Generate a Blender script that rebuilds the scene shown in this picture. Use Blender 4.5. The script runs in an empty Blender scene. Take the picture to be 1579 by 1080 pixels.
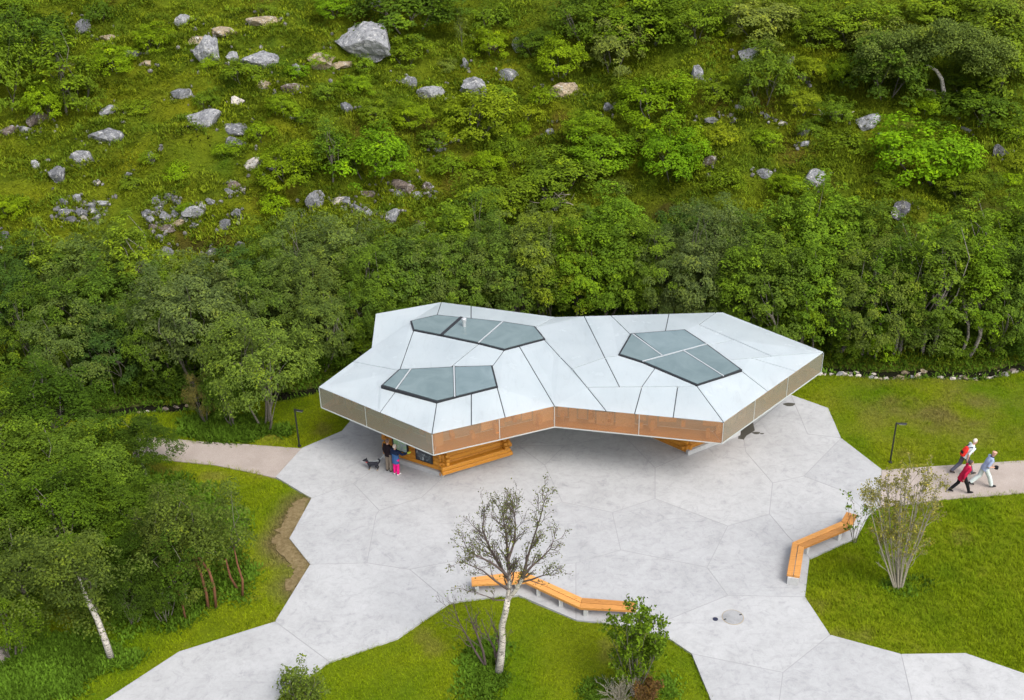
import bpy, bmesh, math, random
import numpy as np
from mathutils import Vector, Matrix
from mathutils.geometry import tessellate_polygon

SC = bpy.context.scene
COL = SC.collection
R = math.radians
rng = np.random.default_rng(7)
random.seed(7)

# ------------------------------------------------------------------ camera, light, exposure
CAM_H, PITCH, ROLL, FPX = 30.7, 29.7, -1.5, 1850.0          # drone height (m), degrees down, roll, focal length in photo pixels
W0, H0 = 1579.0, 1080.0
cam = bpy.data.cameras.new('camera')
cam.sensor_width = 36.0
cam.lens = FPX / W0 * 36.0
cam.clip_start, cam.clip_end = 0.5, 2000.0
camo = bpy.data.objects.new('camera', cam)
COL.objects.link(camo)
CAM_R = Matrix.Rotation(R(90 - PITCH), 3, 'X') @ Matrix.Rotation(R(ROLL), 3, 'Z')
camo.matrix_world = Matrix.Translation((0, 0, CAM_H)) @ CAM_R.to_4x4()
SC.camera = camo

SUN_EL, SUN_AZ = 51.0, 142.0      # azimuth clockwise from +Y (the direction the light comes from)
world = bpy.data.worlds.new('World')
SC.world = world
world.use_nodes = True
wn, wl = world.node_tree.nodes, world.node_tree.links
wn.clear()
sky = wn.new('ShaderNodeTexSky')
sky.sky_type = 'NISHITA'
sky.sun_disc = False
sky.sun_elevation = R(SUN_EL)
sky.sun_rotation = R(SUN_AZ)
sky.air_density, sky.dust_density, sky.ozone_density = 1.0, 4.0, 1.0
hsv = wn.new('ShaderNodeHueSaturation')
hsv.inputs['Saturation'].default_value = 0.42
bg = wn.new('ShaderNodeBackground')
bg.inputs['Strength'].default_value = 0.143
wo = wn.new('ShaderNodeOutputWorld')
wl.new(sky.outputs[0], hsv.inputs['Color'])
wl.new(hsv.outputs[0], bg.inputs['Color'])
wl.new(bg.outputs[0], wo.inputs['Surface'])
sun = bpy.data.lights.new('sun', 'SUN')
sun.energy, sun.angle, sun.color = 1.05, R(28), (1.0, 0.97, 0.92)
suno = bpy.data.objects.new('sun', sun)
COL.objects.link(suno)
sd = Vector((math.sin(R(SUN_AZ)) * math.cos(R(SUN_EL)), math.cos(R(SUN_AZ)) * math.cos(R(SUN_EL)), math.sin(R(SUN_EL))))
suno.rotation_euler = sd.to_track_quat('Z', 'Y').to_euler()
suno.location = (0, 40, 60)
SC.view_settings.view_transform = 'Standard'
SC.view_settings.look = 'None'
SC.view_settings.exposure = 0.93
SC.view_settings.gamma = 1.0
SC.view_settings.use_curve_mapping = False
SC.render.engine = 'CYCLES'
SC.cycles.max_bounces = 10
SC.cycles.use_denoising = True

# ------------------------------------------------------------------ pixel -> place helpers (the place is surveyed from the photograph)
NPR = np.array(CAM_R)
def ray(px, py):
    v = NPR @ np.array([(px - W0 / 2) / FPX, -(py - H0 / 2) / FPX, -1.0])
    return v
def P(px, py, z=0.0):
    v = ray(px, py)
    t = (z - CAM_H) / v[2]
    return np.array([v[0] * t, v[1] * t, z])
def PV(px, py, Y):
    v = ray(px, py)
    t = Y / v[1]
    return np.array([v[0] * t, Y, CAM_H + v[2] * t])
def to_px(p):
    q = NPR.T @ (np.asarray(p, float) - np.array([0, 0, CAM_H]))
    return W0 / 2 + q[0] / -q[2] * FPX, H0 / 2 - q[1] / -q[2] * FPX

_s1, _s2 = P(240, 627, -0.3), P(1420, 574, -0.3)
def stream_y(x):
    return 5.0 / (1 + ((x - 1.5) / 9.3) ** 8) + _s1[1] + (x - _s1[0]) * (_s2[1] - _s1[1]) / (_s2[0] - _s1[0]) + 0.35 * np.sin(x * 0.45 + 1.0) + 0.15 * np.sin(x * 1.3)

def fnoise(x, y, seed=0, octaves=4, freq=1.0):
    """value noise on a hashed lattice, vectorised, about -1..1"""
    x = np.asarray(x, float) * freq; y = np.asarray(y, float) * freq
    tot = np.zeros(np.broadcast(x, y).shape); amp = 1.0; s = 0.0
    for o in range(octaves):
        xi, yi = np.floor(x), np.floor(y)
        fx, fy = x - xi, y - yi
        fx = fx * fx * (3 - 2 * fx); fy = fy * fy * (3 - 2 * fy)
        def hsh(a, b):
            v = np.sin(a * 127.1 + b * 311.7 + (seed + o) * 74.7) * 43758.5453
            return v - np.floor(v)
        v = (hsh(xi, yi) * (1 - fx) + hsh(xi + 1, yi) * fx) * (1 - fy) + (hsh(xi, yi + 1) * (1 - fx) + hsh(xi + 1, yi + 1) * fx) * fy
        tot += amp * (v * 2 - 1); s += amp
        amp *= 0.5; x = x * 2.03 + 17.3; y = y * 2.03 + 5.1
    return tot / s * 1.6

def softplus(t, k):
    return np.where(t / k > 30, t, k * np.log1p(np.exp(np.clip(t / k, -60, 30))))
def ground_h(x, y):
    x = np.asarray(x, float); y = np.asarray(y, float)
    t = y - stream_y(x)
    far = softplus(t - 60.0, 8.0)
    h = 0.37 * softplus(t - 6.0, 1.6) - 0.22 * far
    h = h - 0.55 * np.exp(-(t / 0.75) ** 2)
    hill = np.clip((t - 4.0) / 6.0, 0, 1)
    h = h + hill * (0.55 * fnoise(x, y, 3, 3, 0.14) + 0.36 * fnoise(x, y, 5, 3, 0.55) + 0.14 * fnoise(x, y, 6, 2, 1.6))
    lawn = np.clip((-t - 0.8) / 1.0, 0, 1)
    h = h + 0.02 * lawn * fnoise(x, y, 9, 2, 0.6)
    return h
def PG(px, py):
    """where the ray through a pixel meets the terrain"""
    v = ray(px, py)
    t = np.linspace(30, 200, 3400)
    z = CAM_H + v[2] * t
    g = ground_h(v[0] * t, v[1] * t)
    k = int(np.argmax(z < g))
    return np.array([v[0] * t[k], v[1] * t[k], g[k]])
def depth(p):
    return float((NPR.T @ (np.asarray(p, float) - np.array([0, 0, CAM_H])))[2] * -1)
def mpp(p):
    return depth(p) / FPX            # metres per photo pixel there

# ------------------------------------------------------------------ object helpers
def tag(o, label=None, cat=None, group=None, kind=None):
    if label: o['label'] = label
    if cat: o['category'] = cat
    if group: o['group'] = group
    if kind: o['kind'] = kind
    return o
def link(name, data, parent=None, m=None):
    o = bpy.data.objects.new(name, data)
    COL.objects.link(o)
    if parent is not None: o.parent = parent
    if m is not None and data is not None and len(data.materials) == 0: data.materials.append(m)
    return o
def empty(name, loc, label, cat, group=None, rz=0.0):
    o = link(name, None)
    o.location = tuple(loc); o.rotation_euler = (0, 0, rz)
    o.empty_display_size = 0.2
    return tag(o, label, cat, group)
def np_mesh(name, V, F, m=None, attrs=None, smooth=False):
    V = np.ascontiguousarray(V, np.float32); F = np.ascontiguousarray(F, np.int32)
    me = bpy.data.meshes.new(name)
    n, k = F.shape
    me.vertices.add(len(V)); me.vertices.foreach_set('co', V.ravel())
    me.loops.add(n * k); me.loops.foreach_set('vertex_index', F.ravel())
    me.polygons.add(n); me.polygons.foreach_set('loop_start', np.arange(0, n * k, k, dtype=np.int32))
    if attrs:
        for an, av in attrs.items():
            a = me.attributes.new(an, 'FLOAT' if av.ndim == 1 else 'FLOAT_COLOR', 'POINT')
            a.data.foreach_set('value' if av.ndim == 1 else 'color', np.ascontiguousarray(av, np.float32).ravel())
    me.update(calc_edges=True)
    me.polygons.foreach_set('use_smooth', np.full(n, smooth))
    if m: me.materials.append(m)
    return me
class MB:
    """collects shapes into one mesh"""
    def __init__(s): s.v = []; s.f = []
    def add(s, v, f):
        o = len(s.v); s.v += [tuple(map(float, p)) for p in v]; s.f += [tuple(o + i for i in q) for q in f]; return s
    def box(s, c, d, rz=0.0, rx=0.0):
        c = Vector(c); hx, hy, hz = d[0] / 2, d[1] / 2, d[2] / 2
        M = Matrix.Rotation(rz, 3, 'Z') @ Matrix.Rotation(rx, 3, 'X')
        v = [c + M @ Vector((x, y, z)) for x in (-hx, hx) for y in (-hy, hy) for z in (-hz, hz)]
        return s.add(v, [(0, 1, 3, 2), (4, 6, 7, 5), (0, 4, 5, 1), (2, 3, 7, 6), (0, 2, 6, 4), (1, 5, 7, 3)])
    def bar(s, a, b, w, h, up=(0, 0, 1)):
        """square bar from a to b, w wide, h high"""
        a, b = Vector(a), Vector(b); d = (b - a).normalized(); u = Vector(up)
        r = d.cross(u).normalized(); u = r.cross(d).normalized()
        v = [p + r * x + u * z for p in (a, b) for x, z in ((-w/2, -h/2), (w/2, -h/2), (w/2, h/2), (-w/2, h/2))]
        return s.add(v, [(0, 1, 2, 3), (7, 6, 5, 4), (0, 4, 5, 1), (1, 5, 6, 2), (2, 6, 7, 3), (3, 7, 4, 0)])
    def prism(s, poly, top, bot):
        n = len(poly)
        tz = top if hasattr(top, '__len__') else [top] * n
        bz = bot if hasattr(bot, '__len__') else [bot] * n
        v = [(p[0], p[1], z) for p, z in zip(poly, tz)] + [(p[0], p[1], z) for p, z in zip(poly, bz)]
        f = [tuple(range(n)), tuple(range(2 * n - 1, n - 1, -1))] + [(i, i + n, (i + 1) % n + n, (i + 1) % n) for i in range(n)]
        return s.add(v, f)
    def tube(s, pts, rad, n=8, cap=True, flat=None):
        v, f = loft(pts, rad, n, cap, flat); return s.add(v, f)
    def lathe(s, prof, n=16, c=(0, 0, 0)):
        v = []; f = []
        for r_, z in prof:
            for i in range(n):
                a = 2 * math.pi * i / n
                v.append((c[0] + r_ * math.cos(a), c[1] + r_ * math.sin(a), c[2] + z))
        for k in range(len(prof) - 1):
            for i in range(n):
                f.append((k*n+i, k*n+(i+1) % n, (k+1)*n+(i+1) % n, (k+1)*n+i))
        f.append(tuple(range(n-1, -1, -1))); f.append(tuple(range((len(prof)-1)*n, len(prof)*n)))
        return s.add(v, f)
    def mesh(s, name, m=None, smooth=False, bevel=0.0):
        me = bpy.data.meshes.new(name)
        me.from_pydata(s.v, [], s.f); me.update()
        bm = bmesh.new(); bm.from_mesh(me)
        if bevel > 0:
            ed = [e for e in bm.edges if len(e.link_faces) == 2 and e.calc_face_angle(0) > 0.5]
            bmesh.ops.bevel(bm, geom=ed, offset=bevel, segments=1, affect='EDGES', profile=0.5, clamp_overlap=True)
        bmesh.ops.recalc_face_normals(bm, faces=bm.faces)
        bm.to_mesh(me); bm.free()
        if smooth:
            for p in me.polygons: p.use_smooth = True
        if m: me.materials.append(m)
        return me
    def build(s, name, m, parent=None, smooth=False, bevel=0.0):
        return link(name, s.mesh(name, m, smooth, bevel), parent)
def loft(pts, rad, n=8, cap=True, flat=None):
    """tube along pts; rad: number or (rx, ry) per point; flat fixes the sideways axis"""
    pts = [Vector(p) for p in pts]; v = []; f = []
    m = len(pts); prev = None
    for i, p in enumerate(pts):
        d = (pts[min(i+1, m-1)] - pts[max(i-1, 0)]).normalized()
        if flat is not None: r = Vector(flat) - d * d.dot(Vector(flat))
        elif prev is None: r = d.cross(Vector((0.31, 0.2, 0.93)))
        else: r = prev - d * prev.dot(d)
        if r.length < 1e-6: r = d.orthogonal()
        r.normalize(); prev = r; u = d.cross(r)
        q = rad[i]; rx, ry = (q, q) if not hasattr(q, '__len__') else q
        for k in range(n):
            a = 2 * math.pi * k / n
            v.append(p + r * (rx * math.cos(a)) + u * (ry * math.sin(a)))
    for i in range(m - 1):
        for k in range(n):
            f.append((i*n+k, i*n+(k+1) % n, (i+1)*n+(k+1) % n, (i+1)*n+k))
    if cap:
        f.append(tuple(range(n-1, -1, -1))); f.append(tuple(range((m-1)*n, m*n)))
    return v, f
def inside(poly, x, y):
    x = np.asarray(x, float); y = np.asarray(y, float); r = np.zeros(x.shape, bool)
    n = len(poly)
    for i in range(n):
        x1, y1 = poly[i][0], poly[i][1]; x2, y2 = poly[(i+1) % n][0], poly[(i+1) % n][1]
        if y1 == y2: continue
        r ^= ((y1 > y) != (y2 > y)) & (x < (x2 - x1) * (y - y1) / (y2 - y1) + x1)
    return r
def dist_poly(poly, x, y):
    x = np.asarray(x, float); y = np.asarray(y, float); best = np.full(x.shape, 1e9)
    n = len(poly)
    for i in range(n):
        ax, ay = poly[i][0], poly[i][1]; bx, by = poly[(i+1) % n][0], poly[(i+1) % n][1]
        dx, dy = bx - ax, by - ay
        t = np.clip(((x-ax)*dx + (y-ay)*dy) / max(dx*dx+dy*dy, 1e-9), 0, 1)
        best = np.minimum(best, np.hypot(x-ax-t*dx, y-ay-t*dy))
    return best
def area2(poly):
    return 0.5 * sum(poly[i][0]*poly[(i+1) % len(poly)][1] - poly[(i+1) % len(poly)][0]*poly[i][1] for i in range(len(poly)))
def inset(poly, d):
    """move every edge of a 2-d polygon inwards by d"""
    if area2(poly) < 0: poly = poly[::-1]
    n = len(poly); out = []
    for i in range(n):
        p0, p1, p2 = np.array(poly[i-1][:2]), np.array(poly[i][:2]), np.array(poly[(i+1) % n][:2])
        e1, e2 = p1 - p0, p2 - p1
        e1 = e1 / (np.linalg.norm(e1) + 1e-9); e2 = e2 / (np.linalg.norm(e2) + 1e-9)
        n1, n2 = np.array([-e1[1], e1[0]]), np.array([-e2[1], e2[0]])
        b = n1 + n2; L = np.linalg.norm(b)
        b = b / L if L > 1e-6 else n1
        out.append(p1 + b * (d / max(b @ n1, 0.3)))
    return [tuple(p) for p in out]
def planar_faces(segs, snap=5.0, tee=8.0):
    """cut a plane by polylines (photo pixels): node them and walk the faces"""
    pts = []
    def vid(p):
        for i, q in enumerate(pts):
            if math.hypot(p[0]-q[0], p[1]-q[1]) < snap: return i
        pts.append((float(p[0]), float(p[1]))); return len(pts) - 1
    edges = set()
    for s in segs:
        ids = [vid(p) for p in s]
        for a, b in zip(ids, ids[1:]):
            if a != b: edges.add((min(a, b), max(a, b)))
    def split_once():
        for (a, b) in list(edges):
            A, B = np.array(pts[a]), np.array(pts[b]); L = np.linalg.norm(B - A)
            for i, p in enumerate(pts):
                if i in (a, b): continue
                t = ((np.array(p) - A) @ (B - A)) / L**2
                if 0.01 < t < 0.99:
                    q = A + t * (B - A)
                    if np.linalg.norm(q - p) < tee and np.linalg.norm(q - A) > 1 and np.linalg.norm(q - B) > 1:
                        if np.linalg.norm(q - p) > 0.05 and sum(i in e for e in edges) > 2: q = np.array(p)
                        pts[i] = (float(q[0]), float(q[1]))
                        edges.discard((a, b)); edges.add((min(a, i), max(a, i))); edges.add((min(i, b), max(i, b)))
                        return True
            for (c, d) in list(edges):
                if len({a, b, c, d}) < 4: continue
                C, D = np.array(pts[c]), np.array(pts[d])
                den = (B-A)[0]*(D-C)[1] - (B-A)[1]*(D-C)[0]
                if abs(den) < 1e-9: continue
                t = ((C-A)[0]*(D-C)[1] - (C-A)[1]*(D-C)[0]) / den
                u = ((C-A)[0]*(B-A)[1] - (C-A)[1]*(B-A)[0]) / den
                if 0.001 < t < 0.999 and 0.001 < u < 0.999:
                    q = A + t * (B - A); pts.append((float(q[0]), float(q[1]))); i = len(pts) - 1
                    edges.discard((a, b)); edges.discard((c, d))
                    for z in (a, b, c, d): edges.add((min(z, i), max(z, i)))
                    return True
        return False
    k = 0
    while split_once() and k < 2000: k += 1
    while True:
        deg = {}
        for a, b in edges: deg[a] = deg.get(a, 0) + 1; deg[b] = deg.get(b, 0) + 1
        dead = [e for e in edges if deg[e[0]] == 1 or deg[e[1]] == 1]
        if not dead: break
        for e in dead: edges.discard(e)
    nb = {}
    for a, b in edges: nb.setdefault(a, []).append(b); nb.setdefault(b, []).append(a)
    for a in nb: nb[a].sort(key=lambda b: math.atan2(pts[b][1]-pts[a][1], pts[b][0]-pts[a][0]))
    seen = set(); faces = []
    for a in nb:
        for b in nb[a]:
            if (a, b) in seen: continue
            f = []; u, v = a, b
            while (u, v) not in seen:
                seen.add((u, v)); f.append(u)
                L = nb[v]; w = L[(L.index(u) - 1) % len(L)]
                u, v = v, w
            poly = [pts[i] for i in f]
            if area2(poly) > 30: faces.append(poly)
    return faces

# ------------------------------------------------------------------ materials
def mat(name, base=(0.5, 0.5, 0.5), rough=0.6, spec=0.4, metal=0.0):
    m = bpy.data.materials.new(name); m.use_nodes = True
    nt = m.node_tree; b = nt.nodes['Principled BSDF']
    b.inputs['Base Color'].default_value = (*base, 1); b.inputs['Roughness'].default_value = rough
    b.inputs['Specular IOR Level'].default_value = spec; b.inputs['Metallic'].default_value = metal
    return m, nt, b
def N(nt, t, **kw):
    n = nt.nodes.new(t)
    for k, v in kw.items():
        if k in n.inputs: n.inputs[k].default_value = v
        else: setattr(n, k, v)
    return n
def noise(nt, scale, detail=5, rough=0.6, vec=None, dist=0.0):
    n = N(nt, 'ShaderNodeTexNoise'); n.inputs['Scale'].default_value = scale; n.inputs['Detail'].default_value = detail
    n.inputs['Roughness'].default_value = rough; n.inputs['Distortion'].default_value = dist
    if vec: nt.links.new(vec, n.inputs['Vector'])
    return n.outputs['Fac']
def ramp(nt, fac, stops):
    r = N(nt, 'ShaderNodeValToRGB'); e = r.color_ramp.elements
    while len(e) < len(stops): e.new(0.5)
    for el, (p, c) in zip(e, stops):
        el.position = p; el.color = (*c, 1) if len(c) == 3 else c
    nt.links.new(fac, r.inputs['Fac']); return r.outputs['Color']
def g3(v): return (v, v, v)
def mix(nt, a, b, fac, mode='MIX'):
    n = N(nt, 'ShaderNodeMix', data_type='RGBA', blend_type=mode)
    for sock, val in ((n.inputs[0], fac), (n.inputs[6], a), (n.inputs[7], b)):
        if hasattr(val, 'is_output'): nt.links.new(val, sock)
        elif hasattr(val, '__len__'): sock.default_value = (*val, 1) if len(val) == 3 else val
        else: sock.default_value = val
    return n.outputs[2]
def bump(nt, b, h, strength=0.3, dist=0.02):
    n = N(nt, 'ShaderNodeBump'); n.inputs['Strength'].default_value = strength; n.inputs['Distance'].default_value = dist
    nt.links.new(h, n.inputs['Height']); nt.links.new(n.outputs['Normal'], b.inputs['Normal'])
def wpos(nt, sx=1, sy=1, sz=1, obj=False):
    m = N(nt, 'ShaderNodeMapping'); m.inputs['Scale'].default_value = (sx, sy, sz)
    if obj: nt.links.new(N(nt, 'ShaderNodeTexCoord').outputs['Object'], m.inputs['Vector'])
    else: nt.links.new(N(nt, 'ShaderNodeNewGeometry').outputs['Position'], m.inputs['Vector'])
    return m.outputs['Vector']
def objinfo(nt): return N(nt, 'ShaderNodeObjectInfo').outputs
M = {}
def leaf_mat(name, trans=0.15, own=False):
    m, nt, b = mat(name, rough=0.7, spec=0.05)
    a = N(nt, 'ShaderNodeAttribute'); a.attribute_name = 'tint'
    if own: base = None
    oi = objinfo(nt)
    t = ramp(nt, a.outputs['Fac'], [(0.0, (0.50, 0.56, 0.6)), (0.5, (1.0, 1.04, 0.85)), (0.85, (1.6, 1.6, 0.85)), (1.0, (2.1, 1.85, 0.8))])  # wide random spread paints leaf highlights and dark gaps into the colour
    c = mix(nt, oi['Color'], t, 1.0, 'MULTIPLY')
    nt.links.new(c, b.inputs['Base Color'])
    tr = N(nt, 'ShaderNodeBsdfTranslucent'); nt.links.new(c, tr.inputs['Color'])
    ms = N(nt, 'ShaderNodeMixShader'); ms.inputs[0].default_value = trans
    nt.links.new(b.outputs[0], ms.inputs[1]); nt.links.new(tr.outputs[0], ms.inputs[2])
    nt.links.new(ms.outputs[0], nt.nodes['Material Output'].inputs['Surface'])
    return m
M['leaf'] = leaf_mat('leaf')
def vcol_leaf(name):
    m, nt, b = mat(name, rough=0.7, spec=0.04)
    a = N(nt, 'ShaderNodeAttribute'); a.attribute_name = 'col'
    nt.links.new(a.outputs['Color'], b.inputs['Base Color'])
    tr = N(nt, 'ShaderNodeBsdfTranslucent'); nt.links.new(a.outputs['Color'], tr.inputs['Color'])
    ms = N(nt, 'ShaderNodeMixShader'); ms.inputs[0].default_value = 0.25
    nt.links.new(b.outputs[0], ms.inputs[1]); nt.links.new(tr.outputs[0], ms.inputs[2])
    nt.links.new(ms.outputs[0], nt.nodes['Material Output'].inputs['Surface'])
    return m
M['blade'] = vcol_leaf('grass_blades')

m, nt, b = mat('ground', rough=0.95, spec=0.1)
ga = N(nt, 'ShaderNodeAttribute'); ga.attribute_name = 'col'
n1 = noise(nt, 9.0, 6, 0.7, wpos(nt))
nt.links.new(mix(nt, ga.outputs['Color'], ramp(nt, n1, [(0.25, g3(0.55)), (0.75, g3(1.45))]), 1.0, 'MULTIPLY'), b.inputs['Base Color'])
bump(nt, b, noise(nt, 22.0, 6, 0.75, wpos(nt)), 0.9, 0.06); M['ground'] = m

def concrete(name, base, dark=0.82):
    m, nt, b = mat(name, rough=0.75, spec=0.3)
    p = wpos(nt)
    big = ramp(nt, noise(nt, 0.55, 6, 0.62, p, 0.6), [(0.30, g3(0.89)), (0.52, g3(1.0)), (0.72, g3(1.05))])
    mid = ramp(nt, noise(nt, 3.2, 7, 0.7, p, 0.8), [(0.30, g3(0.86)), (0.5, g3(0.99)), (0.62, g3(1.03)), (0.72, g3(1.10))])
    fine = ramp(nt, noise(nt, 40.0, 4, 0.7, p), [(0.3, g3(0.95)), (0.7, g3(1.04))])
    st = ramp(nt, noise(nt, 1.5, 8, 0.72, wpos(nt, 0.35, 2.0, 1), 1.5), [(0.33, g3(0.80)), (0.43, g3(1.0))])
    oi = objinfo(nt)
    rnd = ramp(nt, oi['Random'], [(0.0, (0.93, 0.935, 0.945)), (1.0, (1.04, 1.04, 1.04))])
    blot = ramp(nt, noise(nt, 1.1, 9, 0.78, p, 2.2), [(0.36, (0.80, 0.80, 0.81)), (0.47, g3(1.0)), (0.60, g3(1.0)), (0.68, g3(1.13))])
    base = mix(nt, base, blot, 0.8, 'MULTIPLY')
    crk = ramp(nt, noise(nt, 2.4, 3, 0.5, wpos(nt, 1, 1, 1), 3.0), [(0.485, g3(1.0)), (0.50, g3(0.86)), (0.515, g3(1.0))])
    base = mix(nt, base, crk, 0.6, 'MULTIPLY')
    c = mix(nt, base, big, 1.0, 'MULTIPLY'); c = mix(nt, c, mid, 1.0, 'MULTIPLY'); c = mix(nt, c, fine, 1.0, 'MULTIPLY')
    c = mix(nt, c, st, 0.55, 'MULTIPLY'); c = mix(nt, c, rnd, 1.0, 'MULTIPLY')
    nt.links.new(c, b.inputs['Base Color'])
    bump(nt, b, noise(nt, 30, 5, 0.7, p), 0.15, 0.01)
    return m
M['concrete'] = concrete('concrete', (0.398, 0.401, 0.404))
M['plinth'] = concrete('plinth_concrete', (0.48, 0.48, 0.47))
M['joint'] = mat('joint_fill', (0.30, 0.30, 0.305), 0.9)[0]
m, nt, b = mat('gravel', rough=0.95, spec=0.15)
c = ramp(nt, noise(nt, 60, 3, 0.8, wpos(nt)), [(0.3, (0.26, 0.215, 0.19)), (0.55, (0.40, 0.345, 0.31)), (0.75, (0.50, 0.45, 0.41))])
c = mix(nt, c, ramp(nt, noise(nt, 0.9, 5, 0.65, wpos(nt)), [(0.3, (0.86, 0.85, 0.83)), (0.7, g3(1.07))]), 1.0, 'MULTIPLY')
nt.links.new(c, b.inputs['Base Color']); bump(nt, b, noise(nt, 80, 3, 0.8, wpos(nt)), 0.6, 0.02); M['gravel'] = m
m, nt, b = mat('soil', rough=1.0, spec=0.1)
c = ramp(nt, noise(nt, 7, 7, 0.75, wpos(nt)), [(0.3, (0.11, 0.080, 0.036)), (0.5, (0.20, 0.150, 0.075)), (0.68, (0.28, 0.22, 0.12))])
nt.links.new(c, b.inputs['Base Color']); bump(nt, b, noise(nt, 20, 6, 0.8, wpos(nt)), 0.9, 0.05); M['soil'] = m

def wood(name, base, scale=(1.2, 14, 14), obj=True):
    m, nt, b = mat(name, rough=0.5, spec=0.35)
    p = wpos(nt, *scale, obj=obj)
    c = ramp(nt, noise(nt, 3.0, 6, 0.7, p, 0.4), [(0.25, tuple(x*0.55 for x in base)), (0.48, base), (0.74, tuple(min(1, x*1.30) for x in base))])
    kn = N(nt, 'ShaderNodeTexVoronoi'); kn.inputs['Scale'].default_value = 2.3
    nt.links.new(wpos(nt, 0.8, 3, 3, obj=obj), kn.inputs['Vector'])
    c = mix(nt, c, ramp(nt, kn.outputs['Distance'], [(0.05, (0.45, 0.33, 0.25)), (0.14, g3(1.0))]), 1.0, 'MULTIPLY')
    rnd = ramp(nt, objinfo(nt)['Random'], [(0.0, (0.74, 0.69, 0.64)), (1.0, (1.14, 1.14, 1.14))])
    c = mix(nt, c, rnd, 1.0, 'MULTIPLY')
    nt.links.new(c, b.inputs['Base Color']); bump(nt, b, noise(nt, 4, 5, 0.7, p), 0.25, 0.01)
    return m
M['log'] = wood('log_wood', (0.50, 0.215, 0.022))
M['logend'] = mat('log_end', (0.40, 0.15, 0.016), 0.6)[0]
M['plank'] = wood('plank_wood', (0.56, 0.265, 0.072))
M['truss'] = wood('truss_wood', (0.72, 0.36, 0.13))
M['truss2'] = wood('truss_end_wood', (0.50, 0.17, 0.025))
M['softwood'] = wood('soffit_wood', (0.45, 0.26, 0.12))
m, nt, b = mat('roof_glass', (0.62, 0.70, 0.735), 0.16, 0.5)
c = ramp(nt, noise(nt, 0.5, 5, 0.6, wpos(nt)), [(0.3, (0.53, 0.595, 0.63)), (0.7, (0.63, 0.69, 0.72))])
c = mix(nt, c, ramp(nt, noise(nt, 1.6, 9, 0.75, wpos(nt, 2.2, 0.6, 1), 1.2), [(0.34, g3(0.86)), (0.46, g3(0.98)), (0.62, g3(1.0)), (0.70, g3(1.06))]), 1.0, 'MULTIPLY')
c = mix(nt, c, ramp(nt, noise(nt, 11, 5, 0.8, wpos(nt)), [(0.30, (0.80, 0.80, 0.78)), (0.36, g3(1.0))]), 0.7, 'MULTIPLY')
c = mix(nt, c, ramp(nt, objinfo(nt)['Random'], [(0, g3(0.94)), (1, g3(1.05))]), 1.0, 'MULTIPLY')
nt.links.new(c, b.inputs['Base Color'])
nt.links.new(ramp(nt, noise(nt, 1.2, 5, 0.6, wpos(nt)), [(0.3, g3(0.12)), (0.7, g3(0.30))]), b.inputs['Roughness']); 
tl = N(nt, 'ShaderNodeBsdfTranslucent'); tl.inputs['Color'].default_value = (0.9, 0.93, 0.93, 1)
ms = N(nt, 'ShaderNodeMixShader'); ms.inputs[0].default_value = 0.42
nt.links.new(b.outputs[0], ms.inputs[1]); nt.links.new(tl.outputs[0], ms.inputs[2])
nt.links.new(ms.outputs[0], nt.nodes['Material Output'].inputs['Surface']); M['roof'] = m
m, nt, b = mat('skylight_glass', (0.13, 0.175, 0.18), 0.08, 0.6)
c = ramp(nt, noise(nt, 0.8, 6, 0.65, wpos(nt), 0.8), [(0.3, (0.115, 0.160, 0.165)), (0.7, (0.165, 0.215, 0.22))])
c = mix(nt, c, ramp(nt, objinfo(nt)['Random'], [(0, (0.88, 0.90, 0.88)), (1, (1.10, 1.12, 1.16))]), 1.0, 'MULTIPLY')
nt.links.new(c, b.inputs['Base Color']); M['skyglass'] = m
M['dark'] = mat('dark_frame', (0.018, 0.019, 0.022), 0.45)[0]
M['seal'] = mat('black_seal', (0.030, 0.034, 0.040), 0.7)[0]
M['mullion'] = mat('pale_aluminium', (0.40, 0.43, 0.45), 0.4)[0]
M['trim'] = mat('white_trim', (0.42, 0.45, 0.45), 0.4)[0]
M['steel'] = mat('galvanised_steel', (0.60, 0.61, 0.62), 0.35, 0.5, 0.6)[0]
M['lamp'] = mat('black_lamp_paint', (0.014, 0.015, 0.016), 0.45)[0]
# frosted facade glass: rough transmission with a tinted surface scatter
def frosted(name, scatter, see):
    m, nt, b = mat(name, scatter, 0.22, 0.9)
    tp = N(nt, 'ShaderNodeBsdfTransparent'); tp.inputs['Color'].default_value = (0.95, 0.96, 0.95, 1)
    tl = N(nt, 'ShaderNodeBsdfTranslucent'); tl.inputs['Color'].default_value = (0.9, 0.9, 0.88, 1)
    m1 = N(nt, 'ShaderNodeMixShader'); m1.inputs[0].default_value = 0.12
    nt.links.new(tp.outputs[0], m1.inputs[1]); nt.links.new(tl.outputs[0], m1.inputs[2])
    ms = N(nt, 'ShaderNodeMixShader'); ms.inputs[0].default_value = see
    nt.links.new(b.outputs[0], ms.inputs[1]); nt.links.new(m1.outputs[0], ms.inputs[2])
    nt.links.new(ms.outputs[0], nt.nodes['Material Output'].inputs['Surface']); return m
M['frost'] = frosted('frosted_glass', (0.44, 0.24, 0.12), 0.72)  # copper scatter colour stands in for the lit timber inside
M['frost_reflect'] = frosted('reflection_tinted_glass', (0.30, 0.285, 0.215), 0.55)  # grey-green reflections of grass and trees put into the pane colour

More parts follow.
